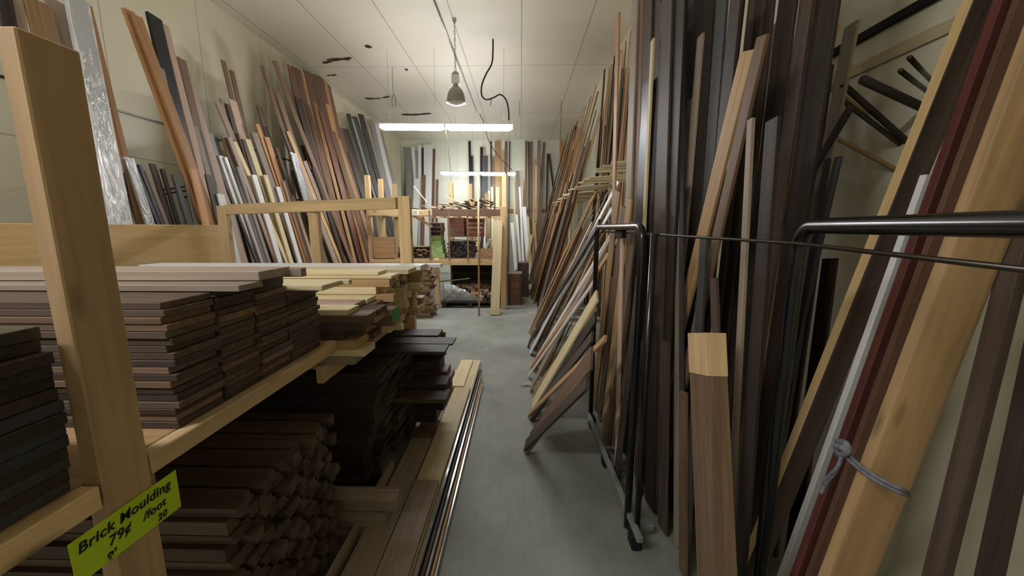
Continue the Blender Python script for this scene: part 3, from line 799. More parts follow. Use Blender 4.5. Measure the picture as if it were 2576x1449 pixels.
RW.name_all('leaning along the aisle-side wall', 'the end wall', 'boards leaning along the aisle-side wall', True, 'u')
TWL.name_all('standing tall behind the wooden pegs', 'the end wall', 'tall boards behind the wooden pegs', True, 'u')
SW.name_all('propped low under the wooden pegs', 'the end wall', 'short boards propped under the wooden pegs', True, 'u')
for i, y in enumerate(comb_y):
    o = tube('wooden_peg', [(XR, y, 2.26), (0.85 - 0.02 * (i % 3), y, 2.20 + 0.012 * (i % 4))], 0.014, M['pale'], None, 8)
    tag(o, f'{nth(len(comb_y)-i)} pale peg from the end wall in the wooden peg row over leaning boards', 'peg', 'row of wooden pegs on the aisle-side wall')

# ------------------------------------------------------------------ dark boards behind the black hoop rack
NW = Lean((0, 1, 0), (1.04, 0, 0), (1.13, 0, 4.3), (-1, 0, 0))
VW = Lean((0, 1, 0), (0.79, 0, 0), (0.87, 0, 4.3), (-1, 0, 0))
TW = Lean((0, 1, 0), (0.70, 0, 0), (0.712, 0, 2.0), (-1, 0, 0))
rn = random.Random(21)
for i in range(20):
    u = 1.5 + 1.6 * (i + rn.random()) / 20
    wd = rn.choice([.05, .07, .09, .11])
    zt = rn.uniform(3.3, 4.5) if rn.random() < .8 else rn.uniform(1.9, 3.2)
    t = rn.uniform(-.05, .07)
    NW.add(rn.choice(['dark', 'dark', 'umber', 'brown', 'umber', 'charcoal', 'dark']), wd, .014, top=(u + t, zt / NW.sin), bot=(u, 0), kind='board')
NEAR = [
 (1745, -20, 1700, 800, 26, 'umber', 'board'), (1780, -20, 1730, 800, 28, 'dark', 'board'), (1815, -20, 1755, 800, 24, 'charcoal', 'board'), (1850, -20, 1772, 800, 26, 'dark', 'board'),
 (1760, 90, 1722, 560, 12, 'taupe', 'board'), (1735, 250, 1706, 560, 14, 'taupe', 'board'),
 (1878, 128, 1738, 700, 36, 'tan', 'board'), (1915, 90, 1790, 640, 26, 'brown', 'board'), (1703, 440, 1700, 960, 8, 'taupe', 'strip'), (1712, 450, 1712, 960, 7, 'charcoal', 'strip'),
 (1885, 300, 1868, 640, 12, 'taupe', 'board'), (1940, 300, 1896, 900, 30, 'dark', 'board'), (1792, 700, 1812, 1250, 16, 'umber', 'board'),
 (1768, 600, 1745, 1000, 16, 'charcoal', 'board'), (1716, 985, 1716, 1340, 18, 'brown', 'board'),
]
for (tx, ty, lx, ly, wp, mat, kind) in NEAR:
    NW.add(mat, None, .014, (tx, ty), (lx, ly), wp, kind=kind)
VERT = [
 (1706, -20, 1668, 900, 30, 'dark', 'board'), (1676, -20, 1648, 900, 26, 'umber', 'board'), (1650, -20, 1624, 900, 22, 'dark', 'board'), (1630, -20, 1604, 900, 18, 'umber', 'board'),
 (1610, -20, 1590, 700, 16, 'brown', 'board'), (1597, -20, 1566, 900, 13, 'taupe', 'board'), (1625, 208, 1592, 800, 17, 'black', 'board'), (1640, 100, 1618, 560, 6, 'pale', 'strip'),
 (1640, 820, 1632, 1300, 22, 'dark', 'board'), (1672, 860, 1664, 1300, 20, 'umber', 'board'), (1612, 860, 1602, 1300, 14, 'umber', 'board'),
]
for (tx, ty, lx, ly, wp, mat, kind) in VERT:
    VW.add(mat, None, .014, (tx, ty), (lx, ly), wp, kind=kind)
TILT = [
 (1553, 40, 1541, 560, 7, 'orange', 'strip'), (1540, 700, 1484, 1060, 10, 'brown', 'board'), (1552, 480, 1490, 1046, 13, 'tan', 'board'), (1568, 520, 1504, 1060, 13, 'brown', 'board'), (1582, 500, 1520, 1060, 12, 'tan', 'board'), (1594, 560, 1536, 1060, 12, 'brown', 'board'),
 (1563, 600, 1548, 1200, 7, 'pink', 'strip'), (1606, 700, 1560, 1100, 14, 'umber', 'board'),
]
for (tx, ty, lx, ly, wp, mat, kind) in TILT:
    TW.add(mat, None, .012, (tx, ty), (lx, ly), wp, kind=kind)
VW.name_all('standing inside the far hoop', 'the end wall', 'upright boards inside the far hoop', True, 'u')
TW.name_all('just behind the far hoop legs', 'the end wall', 'thin boards behind the far hoop', True, 'u')
HW = Lean((0, 1, 0), (0.705, 0, 0), (0.725, 0, 1.2), (-1, 0, 0))
it = HW.add('brown', None, .07, (1752, 838), (1772, 1340), 48, label='thick short brown timber with a fresh yellow top standing among the dark boards', cat='timber', name='timber')
q = it['o']; L_, wd_ = it['L'], it['wd']
me = prism_mesh('fresh_top', PROF['flat'](wd_ + .003, .073), .15)
f = link('fresh_top', me, M['pine'], q, Matrix.Translation((L_ - .149, 0, 0))); tag(f, 'fresh yellow sawn top end')
NW.name_all('behind the black hoop rack', 'the far hoop', 'dark boards behind the black hoop rack', True, 'u')

# thin lighter boards further back by the wall
MW = Lean((0, 1, 0), (1.26, 0, 0), (1.61, 0, 3.9), (-1, 0, 0))
MID = [
 (2000, 620, 1950, 1000, 30, 'dark', 'board'), (2040, 640, 1990, 1000, 34, 'umber', 'board'), (2085, 650, 2040, 1000, 36, 'dark', 'board'),
 (2040, 60, 1975, 560, 30, 'tan', 'board'), (1905, 40, 1880, 560, 20, 'brown', 'board'), (1930, 60, 1892, 560, 16, 'red', 'board'), (1948, 60, 1910, 560, 16, 'brown', 'board'), (1966, 90, 1925, 560, 14, 'taupe', 'board'),
 (1985, 70, 1950, 560, 14, 'grey', 'board'), (2004, 150, 1962, 560, 12, 'taupe', 'board'), (2025, 140, 1980, 560, 10, 'pink', 'strip'), (2036, 145, 1990, 560, 9, 'brown', 'strip'), (2048, 140, 2004, 560, 9, 'red', 'strip'),
 (2060, 132, 2016, 560, 10, 'brown', 'strip'), (2072, 150, 2020, 560, 8, 'tan', 'strip'), (2086, 165, 2030, 560, 9, 'umber', 'strip'), (2140, 60, 2075, 400, 30, 'taupe', 'board'), (2100, 60, 2005, 380, 14, 'tan', 'strip'),
 (1955, 330, 1930, 560, 12, 'brown', 'board'), (1975, 350, 1950, 640, 10, 'tan', 'strip'), (2135, 270, 2040, 430, 18, 'dark', 'board'), (1930, 500, 1905, 640, 16, 'pink', 'board'), (2078, 400, 2040, 640, 12, 'charcoal', 'board'), (2105, 395, 2050, 640, 14, 'charcoal', 'board'),
]
for (tx, ty, lx, ly, wp, mat, kind) in MID:
    MW.add(mat, None, .014, (tx, ty), (lx, ly), wp, kind=kind)
MW.name_all('in the loose cluster by the wall pegs', 'the end wall', 'loose boards by the wall pegs', True, 'u')
# pegs angled up out of the aisle-side wall
GP = 'angled pegs on the aisle-side wall'
for tip, base_, r, mat, lab in [((2170, 200), (2330, 275), .016, M['dark'], 'thick dark wooden peg angled up out of the wall by the pale ceiling-high panel'),
        ((2265, 178), (2335, 232), .008, M['rod'], 'lower of two short thin dark rods on the pale wall near the big tilted plank'),
        ((2288, 145), (2345, 205), .008, M['rod'], 'upper of two short thin dark rods on the pale wall near the big tilted plank'),
        ((2120, 212), (2280, 355), .012, M['dark'], 'long brownish peg crossing the wall just under the thick dark peg'),
        ((2100, 238), (2265, 362), .010, M['umber'], 'long thin peg under the long brownish peg on the shaded wall'),
        ((1930, 100), (2180, 290), .012, M['tan'], 'long tan pole slanting across the loose cluster towards the wall'),
        ((1940, 262), (2260, 430), .009, M['tan'], 'low thin tan pole slanting across the loose cluster towards the wall')]:
    b = at_x(base_[0], base_[1], XR); t = at_x(tip[0], tip[1], XR - 0.36)
    o = tube('angled_peg', [b, t], r, mat, None, 8); tag(o, lab, 'peg', GP)

# ------------------------------------------------------------------ black hoop rack
hr = empty('hoop_rack', (0.57, 2.3, 0), 'black tubular steel hoop rack with grey floor frame along the aisle', 'rack')
def rel(o, p): return Vector(p) - o.location
def hoop(p0, p1, z1, r, z0=0.02, rad=0.07):
    p0 = Vector(p0); p1 = Vector(p1); d = (p1 - p0).normalized()
    pts = [(p0.x, p0.y, z0)]
    pts.append((p0.x, p0.y, z1 - rad))
    for i in range(1, 7):
        a = PI/2 * i / 6
        c = Vector((p0.x, p0.y, z1 - rad)) + d * rad * (1 - math.cos(a)) + Vector((0, 0, rad * math.sin(a)))
        pts.append(tuple(c))
    for i in range(0, 7):
        a = PI/2 * i / 6
        c = Vector((p1.x, p1.y, z1 - rad)) - d * rad * (1 - math.sin(a)) + Vector((0, 0, rad * math.cos(a)))
        pts.append(tuple(c))
    pts.append((p1.x, p1.y, z0))
    return pts
def hoop_part(p0, p1, z1, r):
    bm = bmesh.new(); tube_bm(bm, [rel(hr, p) for p in hoop(p0, p1, z1, r)], r, 12)
    return from_bm('hoop', bm, M['steel'], hr, None, True)
hoop_part((0.575, 2.88, 0), (0.575, 1.80, 0), 1.605, 0.0185)
hoop_part((0.84, 1.16, 0), (0.68, 0.36, 0), 1.605, 0.021)
bm = bmesh.new(); tube_bm(bm, [rel(hr, (0.60, 1.72, 0.02)), rel(hr, (0.60, 1.72, 1.575))], 0.016, 10)
from_bm('post', bm, M['steel'], hr, None, True)
bm = bmesh.new(); tube_bm(bm, [rel(hr, p) for p in ((0.60, 2.9, 1.572), (0.61, 1.75, 1.57), (0.80, 1.12, 1.555), (0.70, 0.34, 1.535))], 0.0055, 8)
from_bm('retaining_rod', bm, M['rod'], hr, None, True)
box('clamp', rel(hr, (0.60, 2.3, 1.565)), (0.03, 0.16, 0.05), M['rubber'], hr, 0.004)
def fbar(a, b, s=0.03, mat='greysteel', nm='base_rail'):
    a = Vector(a); b = Vector(b); d = b - a; L = d.length
    bm = bmesh.new(); bm_box(bm, (L/2, 0, 0), (L, s, s), None, 0.003)
    ex = d.normalized(); ey = Vector((0, 0, 1)).cross(ex).normalized(); ez = ex.cross(ey)
    p = rel(hr, a)
    mw = Matrix(((ex.x, ey.x, ez.x, p.x), (ex.y, ey.y, ez.y, p.y), (ex.z, ey.z, ez.z, p.z), (0, 0, 0, 1)))
    from_bm(nm, bm, M[mat], hr, mw)
fbar((0.555, 2.92, 0.10), (0.585, 1.62, 0.10))
fbar((0.57, 2.45, 0.10), (0.655, 2.75, 0.22), 0.016, nm='brace')
fbar((0.57, 2.42, 0.09), (0.66, 2.42, 0.09), 0.016, nm='cross_bar')
fbar((0.575, 2.28, 0.05), (0.68, 2.28, 0.05), 0.022, nm='cross_bar')
fbar((0.59, 1.75, 0.05), (0.70, 1.77, 0.05), 0.03, nm='cross_bar')
for y in (2.36, 1.70, 2.86):
    box('foot', rel(hr, (0.585, y, 0.042)), (0.05, 0.08, 0.084), M['rubber'], hr, 0.006)
box('foot', rel(hr, (0.845, 1.16, 0.042)), (0.06, 0.07, 0.084), M['rubber'], hr, 0.006)

# ------------------------------------------------------------------ the big tilted planks close by, tied with rope
M['honey'] = wood('honey_wood', (176, 144, 104), contrast=0.3, grain=(0.9, 14, 14), spread=0.05, knots=0.8)
M['edge'] = wood('pale_yellow_wood', (206, 176, 128), contrast=0.12, spread=0.03)  # pale wood tone, also the painted lit face of the tilted beam
M['maroon'] = wood('maroon_wood', (104, 58, 52), contrast=0.3, spread=0.08)
CW = Lean((0, 1, 0), (0.98, 0, 0), (1.58, 0, 3.0), (-1, 0, 0))
CW.wlow = True
CL = [
 (2700, 0, 2362, 1370, 62, 'umber', .03, 'broad umber plank standing beyond the honey plank at the picture edge'),
 (2740, 200, 2490, 1370, 60, 'dark', .03, 'broad dark plank behind the honey plank at the picture edge'),
 (2495, -150, 1903, 1340, 20, 'umber', .08, 'thick dark tilted beam with its lit face painted pale before the pale wall'),
 (2322, 440, 1992, 1360, 15, 'white', .06, 'thin pale grey strip leaning beside the thick dark beam'),
 (2545, -100, 2026, 1360, 20, 'maroon', .06, 'narrow maroon board between the thin grey strip and the honey plank'),
 (2590, -100, 2062, 1360, 14, 'red', .05, 'narrow red-brown board touching the honey plank'),
 (2670, -150, 2098, 1370, 34, 'honey', .14, 'wide honey coloured plank with rounded edge, tied with grey rope'),
]
for (tx, ty, lx, ly, wp, mat, th, lab) in CL:
    it = CW.add(mat, None, th, (tx, ty), (lx, ly), wp, label=lab, cat='board', name='plank')
    if th == .08 and mat == 'umber':  # pale plate paints light onto the beam's aisle face; same wood as the body
        me = prism_mesh('lit_face_plate', PROF['flat'](it['wd'] * .96, .004), it['L'])
        f = link('lit_face_plate', me, M['edge'], it['o'], Matrix.Translation((0, 0, th/2 + .0015))); tag(f, 'pale yellow plate painting the lit face')
    if mat == 'honey':
        w_, t_ = it['wd'], th
        prof = [(w_/2 * math.copysign(abs(math.cos(a)) ** .25, math.cos(a)), t_/2 * math.copysign(abs(math.sin(a)) ** .25, math.sin(a))) for a in [2*PI*k/28 for k in range(28)]]
        it['o'].data = prism_mesh('plank', prof, it['L']); it['o'].data.materials.append(M['honey'])
offs = max(i['off'] + i['th'] for i in CW.items) + 0.012
def cpt(px, py, extra=0.0): return on_plane(px, py, CW.p0 + CW.n * (offs + extra), CW.n)
rope = empty('rope_tie', cpt(2120, 1130), 'frayed grey rope knotted round the honey coloured plank', 'rope')
def rpart(nm, pts, r):
    bm = bmesh.new(); tube_bm(bm, smooth_path([p - rope.location for p in pts], 8), r, 8)
    return from_bm(nm, bm, M['rope'], rope, None, True)
rpart('rope_strand', [cpt(2122, 1142), cpt(2150, 1170), cpt(2190, 1200), cpt(2232, 1224), cpt(2266, 1240, -.02), cpt(2284, 1246, -.09)], 0.006)
rpart('rope_strand', [cpt(2126, 1136), cpt(2158, 1166, .004), cpt(2196, 1194, .004), cpt(2236, 1216, .004), cpt(2268, 1231, -.02), cpt(2284, 1237, -.09)], 0.005)
rpart('knot', [cpt(2108, 1112, .01), cpt(2128, 1116, .02), cpt(2132, 1136, .016), cpt(2112, 1142, .012), cpt(2106, 1124, .02), cpt(2124, 1128, .026)], 0.010)
rpart('loose_end', [cpt(2118, 1140, .01), cpt(2112, 1165, .012), cpt(2098, 1190, .012), cpt(2078, 1215, .01), cpt(2066, 1240, .008)], 0.006)
rpart('loose_end', [cpt(2120, 1140, .012), cpt(2106, 1175, .018), cpt(2086, 1196, .018), cpt(2072, 1208, .016)], 0.005)
for g_ in (LW, BW, RW, TWL, SW, NW, VW, TW, MW, CW): print('LEAN max offset', round(max(i['off'] + i['th'] for i in g_.items), 3), len(g_.items))

# ------------------------------------------------------------------ near lumber rack
PX = -0.85
rk = empty('lumber_rack', (-1.85, 1.7, 0), 'raw pine two-by-four rack carrying the big board stacks beside the aisle', 'rack')
def rbox(root, nm, lo, hi, mat='pine', bev=0.003):
    lo = Vector(lo); hi = Vector(hi)
    return box(nm, (lo + hi)/2 - root.location, hi - lo, M[mat], root, bev)
rbox(rk, 'post', (PX-.038, .672, 0), (PX, .768, 1.935), 'post')
rbox(rk, 'post', (PX-.115, 2.985, 0), (PX-.02, 3.04, 1.845))
rbox(rk, 'post', (-2.86, .68, 0), (-2.80, .77, 1.08)); rbox(rk, 'post', (-2.80, 3.46, 0), (-2.715, 3.52, 1.80)); rbox(rk, 'post', (-1.815, 3.215, 0), (-1.73, 3.27, 1.835))
rbox(rk, 'deck', (-2.80, .30, 1.060), (PX-.04, 1.64, 1.085), 'tan'); rbox(rk, 'deck', (-2.78, 1.70, .925), (PX-.12, 2.96, .95), 'tan')
rbox(rk, 'deck_edge', (PX-.038, .25, 1.035), (PX, .668, 1.085)); rbox(rk, 'deck_edge', (PX-.038, .772, 1.035), (PX, 1.66, 1.085))
rbox(rk, 'deck_edge', (PX-.115, 1.665, .87), (PX-.08, 2.98, .95))
rbox(rk, 'bearer', (-2.80, .775, .95), (PX-.04, .815, 1.058)); rbox(rk, 'bearer', (-2.80, 1.62, .80), (-1.3, 1.66, .92)); rbox(rk, 'bearer', (-2.78, 2.94, .80), (PX-.12, 2.98, .92))
rbox(rk, 'back_panel', (-2.885, .2, .90), (-2.865, 3.60, 1.625), 'edge' if 'edge' in M else 'pale')
a = Vector((-0.97, 2.985, 1.79)); b = Vector((-2.72, 3.48, 1.765)); d = b - a
bm = bmesh.new(); bm_box(bm, (d.length/2, 0, 0), (d.length, .038, .09), None, .003)
ex = d.normalized(); ey = Vector((0, 0, 1)).cross(ex).normalized(); ez = ex.cross(ey); p = a - rk.location
from_bm('top_rail', bm, M['pine'], rk, Matrix(((ex.x, ey.x, ez.x, p.x), (ex.y, ey.y, ez.y, p.y), (ex.z, ey.z, ez.z, p.z), (0, 0, 0, 1))))

# price card on the near post
tg = empty('price_card', (PX + .002, .712, .962), 'bright yellow-green handwritten price card pinned to the near rack post', 'price card')
bm = bmesh.new()
q = [(.5995, 1.012), (.822, 1.012), (.822, .912), (.5995, .922)]
f0 = [bm.verts.new((0.0, y - .712, z - .962)) for y, z in q]; f1 = [bm.verts.new((0.0015, y - .712, z - .962)) for y, z in q]
bm.faces.new(f0[::-1]); bm.faces.new(f1)
for i in range(4): bm.faces.new((f0[i], f0[(i+1) % 4], f1[(i+1) % 4], f1[i]))
from_bm('card', bm, M['tagpaper'], tg)
def writing(body, y, z, size, root, x=0.0022):
    c = bpy.data.curves.new('handwriting', 'FONT'); c.body = body; c.size = size; c.extrude = 0.0003; c.shear = 0.18; c.space_character = 1.05; c.offset = 0.0006
    t_ = bpy.data.objects.new('handwriting', c); COL.objects.link(t_)
    me = bpy.data.meshes.new_from_object(t_.evaluated_get(bpy.context.evaluated_depsgraph_get()))
    bpy.data.objects.remove(t_)
    o = bpy.data.objects.new('handwriting', me)
    COL.objects.link(o); me.materials.clear(); me.materials.append(M['ink']); o.parent = root
    o.matrix_local = Matrix(((0, 0, 1, x), (1, 0, 0, y), (0, 1, 0, z), (0, 0, 0, 1)))
    return o
writing('Brick Moulding', -.102, .018, .030, tg); writing('79\u00a2', -.052, -.012, .030, tg); writing('/foot', .020, -.014, .026, tg); writing("8'", -.06, -.042, .026, tg); writing('20', .05, -.041, .022, tg)

# ------------------------------------------------------------------ stacked boards on the near rack
rs = random.Random(3)
def board(nm, x0, x1, y0, y1, z0, z1, mat, label, group, cat='board', yaw=0.0, bev=0.0015):
    o = box(nm, ((x0+x1)/2, (y0+y1)/2, (z0+z1)/2), (x1-x0, y1-y0, z1-z0), M[mat], None, bev, yaw)
    return tag(o, label, cat, group)
def stack(group, cols, z0, th, heights, mats, xe, jit, xb, where, namer, cat='board', gap=.0008, nm='plank', thj=0.0):
    tops = []
    for c, (y0, y1) in enumerate(cols):
        n = heights[c]
        z = z0
        rows = []
        for r in range(n):
            t = th * (1 + rs.uniform(-thj, thj))
            rows.append((z, z + t - gap)); z += t
        for r, (a, b) in enumerate(rows):
            e = xe + rs.uniform(-jit, jit * .4)
            dy = rs.uniform(-.003, .003)
            board(nm, xb + rs.uniform(-.05, .05), e, y0 + dy + .002, y1 + dy - .002, a, b, rs.choice(mats), namer(c, n - r), group, cat)
        tops.append(z)
    return tops
def nm_col(kind, what, where):
    return lambda c, r: f"{nth(r)} {what} {kind} from the top of the {nth(c+1)} column, {where}"
stack('damp dark boards by the near post', [(.36, .505), (.51, .655)], 1.086, .024, [14, 14], ['moss', 'moss', 'dark', 'charcoal'], -.875, .018, -2.7, '', lambda c, r: f"{nth(r)} damp dark board from the top, {'outer' if c == 0 else 'post-side'} column before the near post")
tb = stack('smooth brown boards beyond the near post', [(.88, 1.035), (1.04, 1.195), (1.20, 1.365), (1.37, 1.585)], 1.086, .0185, [18, 18, 17, 15], ['umber', 'sawn', 'sawn', 'umber', 'rough'], -.873, .014, -2.72, '', nm_col('board', 'brown', 'stack beyond the price-card post'))
# the loose planks lying over the stack
board('plank', -2.70, -.80, 1.035, 1.135, tb[1] + .001, tb[1] + .019, 'taupe', 'thin greyish board under the crooked thick plank on the brown stack', None, yaw=.0)
o = board('plank', -2.78, -.80, 1.10, 1.262, tb[1] + .021, tb[1] + .049, 'taupe', 'thick greyish plank lying crooked on top of the brown stack', None, yaw=.02)
board('plank', -2.60, -.755, 1.268, 1.30, tb[2] + .032, tb[2] + .062, 'taupe', 'narrow greyish batten beside the thick plank on the brown stack', None)
board('plank', -2.60, -.86, 1.21, 1.33, tb[2] + .0012, tb[2] + .030, 'umber', 'brown board beneath the narrow greyish batten on the brown stack', None)
board('plank', -2.66, -.745, 1.375, 1.53, tb[3] + .002, tb[3] + .022, 'pale', 'broad pale plank lying flat on the last brown column', None)
board('plank', -2.66, -.715, 1.533, 1.562, tb[3] + .002, tb[3] + .022, 'pale', 'narrow pale batten beside the broad pale plank', None)
board('plank', -2.66, -.90, .36, .50, 1.086 + 14*.024 + .001, 1.086 + 14*.024 + .02, 'taupe', 'greyish plank lying on the damp dark boards', None)

# mixed heavy boards
rc = random.Random(9)
GC = 'mixed heavy boards on the low deck'
z = .951
for r in range(7):
    t = [.042, .034, .046, .05, .036, .034, .026][r]
    ends = [-.80, -.78, -.82, -.86, -.74, -.73, -.80][r]
    y = 1.70
    for c in range(3):
        wd = [.13, .14, .12][c]
        m = [['taupe', 'pale', 'tan', 'umber', 'umber', 'brown', 'pale'], ['tan', 'tan', 'brown', 'umber', 'tan', 'umber', 'pink'], ['brown', 'rough', 'tan', 'brown', 'rough', 'brown', 'pale']][c][r]
        board('plank', -2.6, -.700 if (c == 2 and r in (3, 4)) else min(-.705, ends + rc.uniform(-.03, .05) - .02*c), y, y + wd, z, z + t - .001, m, f"{nth(7-r)} board from the top, {nth(c+1)} column of mixed heavy boards before the green card", GC)
        y += wd + .004
    z += t
o = box('green_card', (-.6988, 2.04, 1.118), (.002, .115, .07), M['green'], None, .0003); tag(o, 'small bright green card stapled to the mixed board ends', 'card')
# pale square sticks with the wide boards over them
GD = 'pale square-edged sticks on the low deck'
rd = random.Random(13)
cw_ = .058
for c in range(12):
    for r in range(8):
        y0 = 2.135 + c * (cw_ + .002); z0 = .951 + r * .0442
        e = -.80 + (-.10 if c < 2 and r < 5 else 0) + rd.uniform(-.05, .06) + (.03 if c > 7 else 0)
        board('square_stick', -2.62 + rd.uniform(-.1, .1), e, y0, y0 + cw_, z0, z0 + .0436, rd.choice(['pale', 'tan', 'pale', 'tan', 'pale']), f"pale stick, {nth(8-r)} from the top and {nth(c+1)} along, in the square-edged stick stack", GD, 'stick')
zt = .951 + 8 * .0442
board('plank', -2.70, -.755, 2.16, 2.31, zt + .001, zt + .018, 'pale', 'lower pale board lying on the square-edged sticks, next to the brown stack', None)
board('plank', -2.78, -.84, 2.18, 2.33, zt + .020, zt + .038, 'pale', 'pale board on the lower pale board over the square-edged sticks', None)
board('plank', -2.62, -.72, 2.38, 2.56, zt + .001, zt + .030, 'pale', 'middle pale board lying over the square-edged sticks', None)
board('plank', -2.72, -.70, 2.60, 2.78, zt + .001, zt + .034, 'white', 'whitish topmost board over the square-edged sticks by the rail post', None)
board('plank', -2.30, -.60, 2.79, 2.86, zt + .001, zt + .026, 'white', 'narrow whitish board sticking out past the rail post', None)

# brick moulding bundle under the rack
GB = 'brick moulding bundle under the rack'
for y in (1.10, 1.50):
    o = box('bearer_block', (-1.70, y, .045), (1.5, .09, .09), M['dark'], None, .003); tag(o, f"dark timber bearer under the {'outer' if y < 1.3 else 'inner'} part of the moulding bundle", 'timber')
rb = random.Random(17)
for c in range(11):
    for r in range(14):
        y0 = 1.00 + c * .0545; z0 = .092 + r * .0475
        e = -.86 + rb.uniform(-.012, .012) - max(0, 3 - c) * .02 * (14 - r) / 10
        flip = (r + c) % 2
        prof = [(-.026, -.022), (.026, -.022), (.026, -.008), (.012, .002), (.008, .022), (-.026, .022)] if not flip else [(.026, .022), (-.026, .022), (-.026, .008), (-.012, -.002), (-.008, -.022), (.026, -.022)]
        me = prism_mesh('moulding_stick', prof, 1.45 + rb.uniform(-.03, .03))
        o = link('moulding_stick', me, M['mould'], None, Matrix.Translation((e - 1.47, y0 + .027, z0 + .0235)))
        tag(o, f"raw brick moulding stick, {nth(14-r)} row from the top, {nth(c+1)} from the card post", 'moulding', GB)
for i, (x, y, z0) in enumerate([(-.70, 1.72, .002), (-.66, 1.73, .092), (-.60, 1.735, .182)]):
    prof = [(.05*math.cos(a*PI/8), .042*math.sin(a*PI/8)) for a in range(9)] + [(-.05, -.042), (.05, -.042)]
    me = prism_mesh('rounded_rail', prof, 1.6)
    o = link('rounded_rail', me, M['taupe'], None, Matrix.Translation((x - 1.62, y, z0 + .043)))
    tag(o, f"{['lowest', 'middle', 'topmost'][i]} rounded pale rail poking out past the moulding bundle", 'rail', 'rounded rails under the rack')

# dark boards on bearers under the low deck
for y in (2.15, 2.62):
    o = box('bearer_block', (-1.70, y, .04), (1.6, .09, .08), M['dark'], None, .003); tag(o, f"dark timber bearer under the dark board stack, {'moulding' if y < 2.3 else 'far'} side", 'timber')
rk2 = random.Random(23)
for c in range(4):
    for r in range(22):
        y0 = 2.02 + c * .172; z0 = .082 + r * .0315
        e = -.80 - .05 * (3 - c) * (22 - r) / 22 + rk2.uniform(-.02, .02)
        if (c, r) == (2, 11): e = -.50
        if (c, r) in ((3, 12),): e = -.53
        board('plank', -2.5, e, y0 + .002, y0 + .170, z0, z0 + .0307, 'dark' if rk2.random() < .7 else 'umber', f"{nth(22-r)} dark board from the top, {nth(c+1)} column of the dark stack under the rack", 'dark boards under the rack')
GX = 'odd boards beside the dark stack'
board('plank', -2.4, -.62, 2.72, 2.90, .777, .80, 'umber', 'wide dark board lying on top of the dark stack', GX)
for i, z0 in enumerate((.66, .712)):
    o = tube('steel_channel', [(-1.4, 2.80 + .02*i, z0), (-.585, 2.80 + .02*i, z0)], .013, M['steel'], None, 6)
    tag(o, f"{['lower', 'upper'][i]} thin black steel bar poking out over the floor boards", 'bar', 'thin black bars')
y = 2.715
o = box('plank', (-.98, 2.90, .68), (.76, .022, .19), M['brown'], None, .002); tag(o, 'brown board standing on edge behind the two thin black bars', 'board')
for i, (x1, z0, t, m, lab) in enumerate([(-.66, .082, .10, 'dark', 'thick dark block at the floor end of the dark stack'), (-.60, .184, .09, 'dark', 'second thick dark block in the dark stack end'), (-.56, .276, .09, 'umber', 'third thick brownish block in the dark stack end'), (-.60, .368, .04, 'pale', 'pale thin board between dark blocks beside the floor boards'), (-.54, .41, .045, 'red', 'reddish board end above the dark blocks'), (-.57, .457, .045, 'red', 'upper reddish board end above the dark blocks'), (-.62, .504, .08, 'umber', 'umber block under the brown upright board')]):
    board('timber_block', -1.5, x1, 2.745, 2.93, z0, z0 + t - .001, m, lab, GX)
board('plank', -1.5, -.48, 2.55, 2.715, .776, .79, 'charcoal', 'thin charcoal board on the dark stack edge', GX)
board('plank', -1.4, -.50, 2.37, 2.53, .776, .792, 'charcoal', 'charcoal blue-black board lying next to the thin charcoal board', GX)

# planks lying along the aisle floor
GF = 'planks lying along the floor by the aisle'
def fplank(x0, x1, y0, y1, z0, z1, mat, lab, nm='plank', prof=None, yaw=0.0):
    o = box(nm, ((x0+x1)/2, (y0+y1)/2, (z0+z1)/2), (x1-x0, y1-y0, z1-z0), M[mat], None, .002, yaw)
    return tag(o, lab, 'board' if nm == 'plank' else 'metal trim', GF)
fplank(-.84, -.815, .55, 2.2, .0, .115, 'taupe', 'grey-brown board on edge along the rack side of the floor planks')
fplank(-.810, -.645, .5, 3.1, .0, .035, 'brown', 'brown plank at the bottom of the floor pile, rack side')
fplank(-.640, -.475, .5, 4.30, .0, .035, 'pale', 'long pale plank at the bottom of the floor pile, aisle side')
fplank(-.800, -.650, .6, 2.55, .036, .066, 'taupe', 'grey-brown plank lying second in the floor pile, rack side')
fplank(-.640, -.485, .6, 3.45, .036, .066, 'pale', 'pale plank second from the bottom in the floor pile, aisle side')
fplank(-.785, -.640, .6, 1.9, .067, .095, 'taupe', 'grey-brown plank on top of the floor pile, rack side')
fplank(-.635, -.49, .6, 2.05, .067, .095, 'taupe', 'grey-brown plank on top of the floor pile, aisle side')
fplank(-.70, -.56, 3.5, 4.25, .036, .056, 'pale', 'short pale plank at the far end of the floor pile')
fplank(-.80, -.66, 3.15, 3.95, .0, .05, 'pale', 'short pale block past the rack post beside the floor pile')
for i, (x, m, w_, z1) in enumerate([(-.462, 'chrome', .016, .07), (-.440, 'umber', .016, .05), (-.420, 'chrome', .014, .05), (-.402, 'tan', .014, .03), (-.385, 'chrome', .012, .03)]):
    fplank(x - w_/2, x + w_/2, .55, 4.1 - .12*i, 0, z1, m, f"{nth(i+1)} {'bright aluminium' if m == 'chrome' else m + ' wooden'} trim from the floor pile, running along the aisle", 'floor_edging')

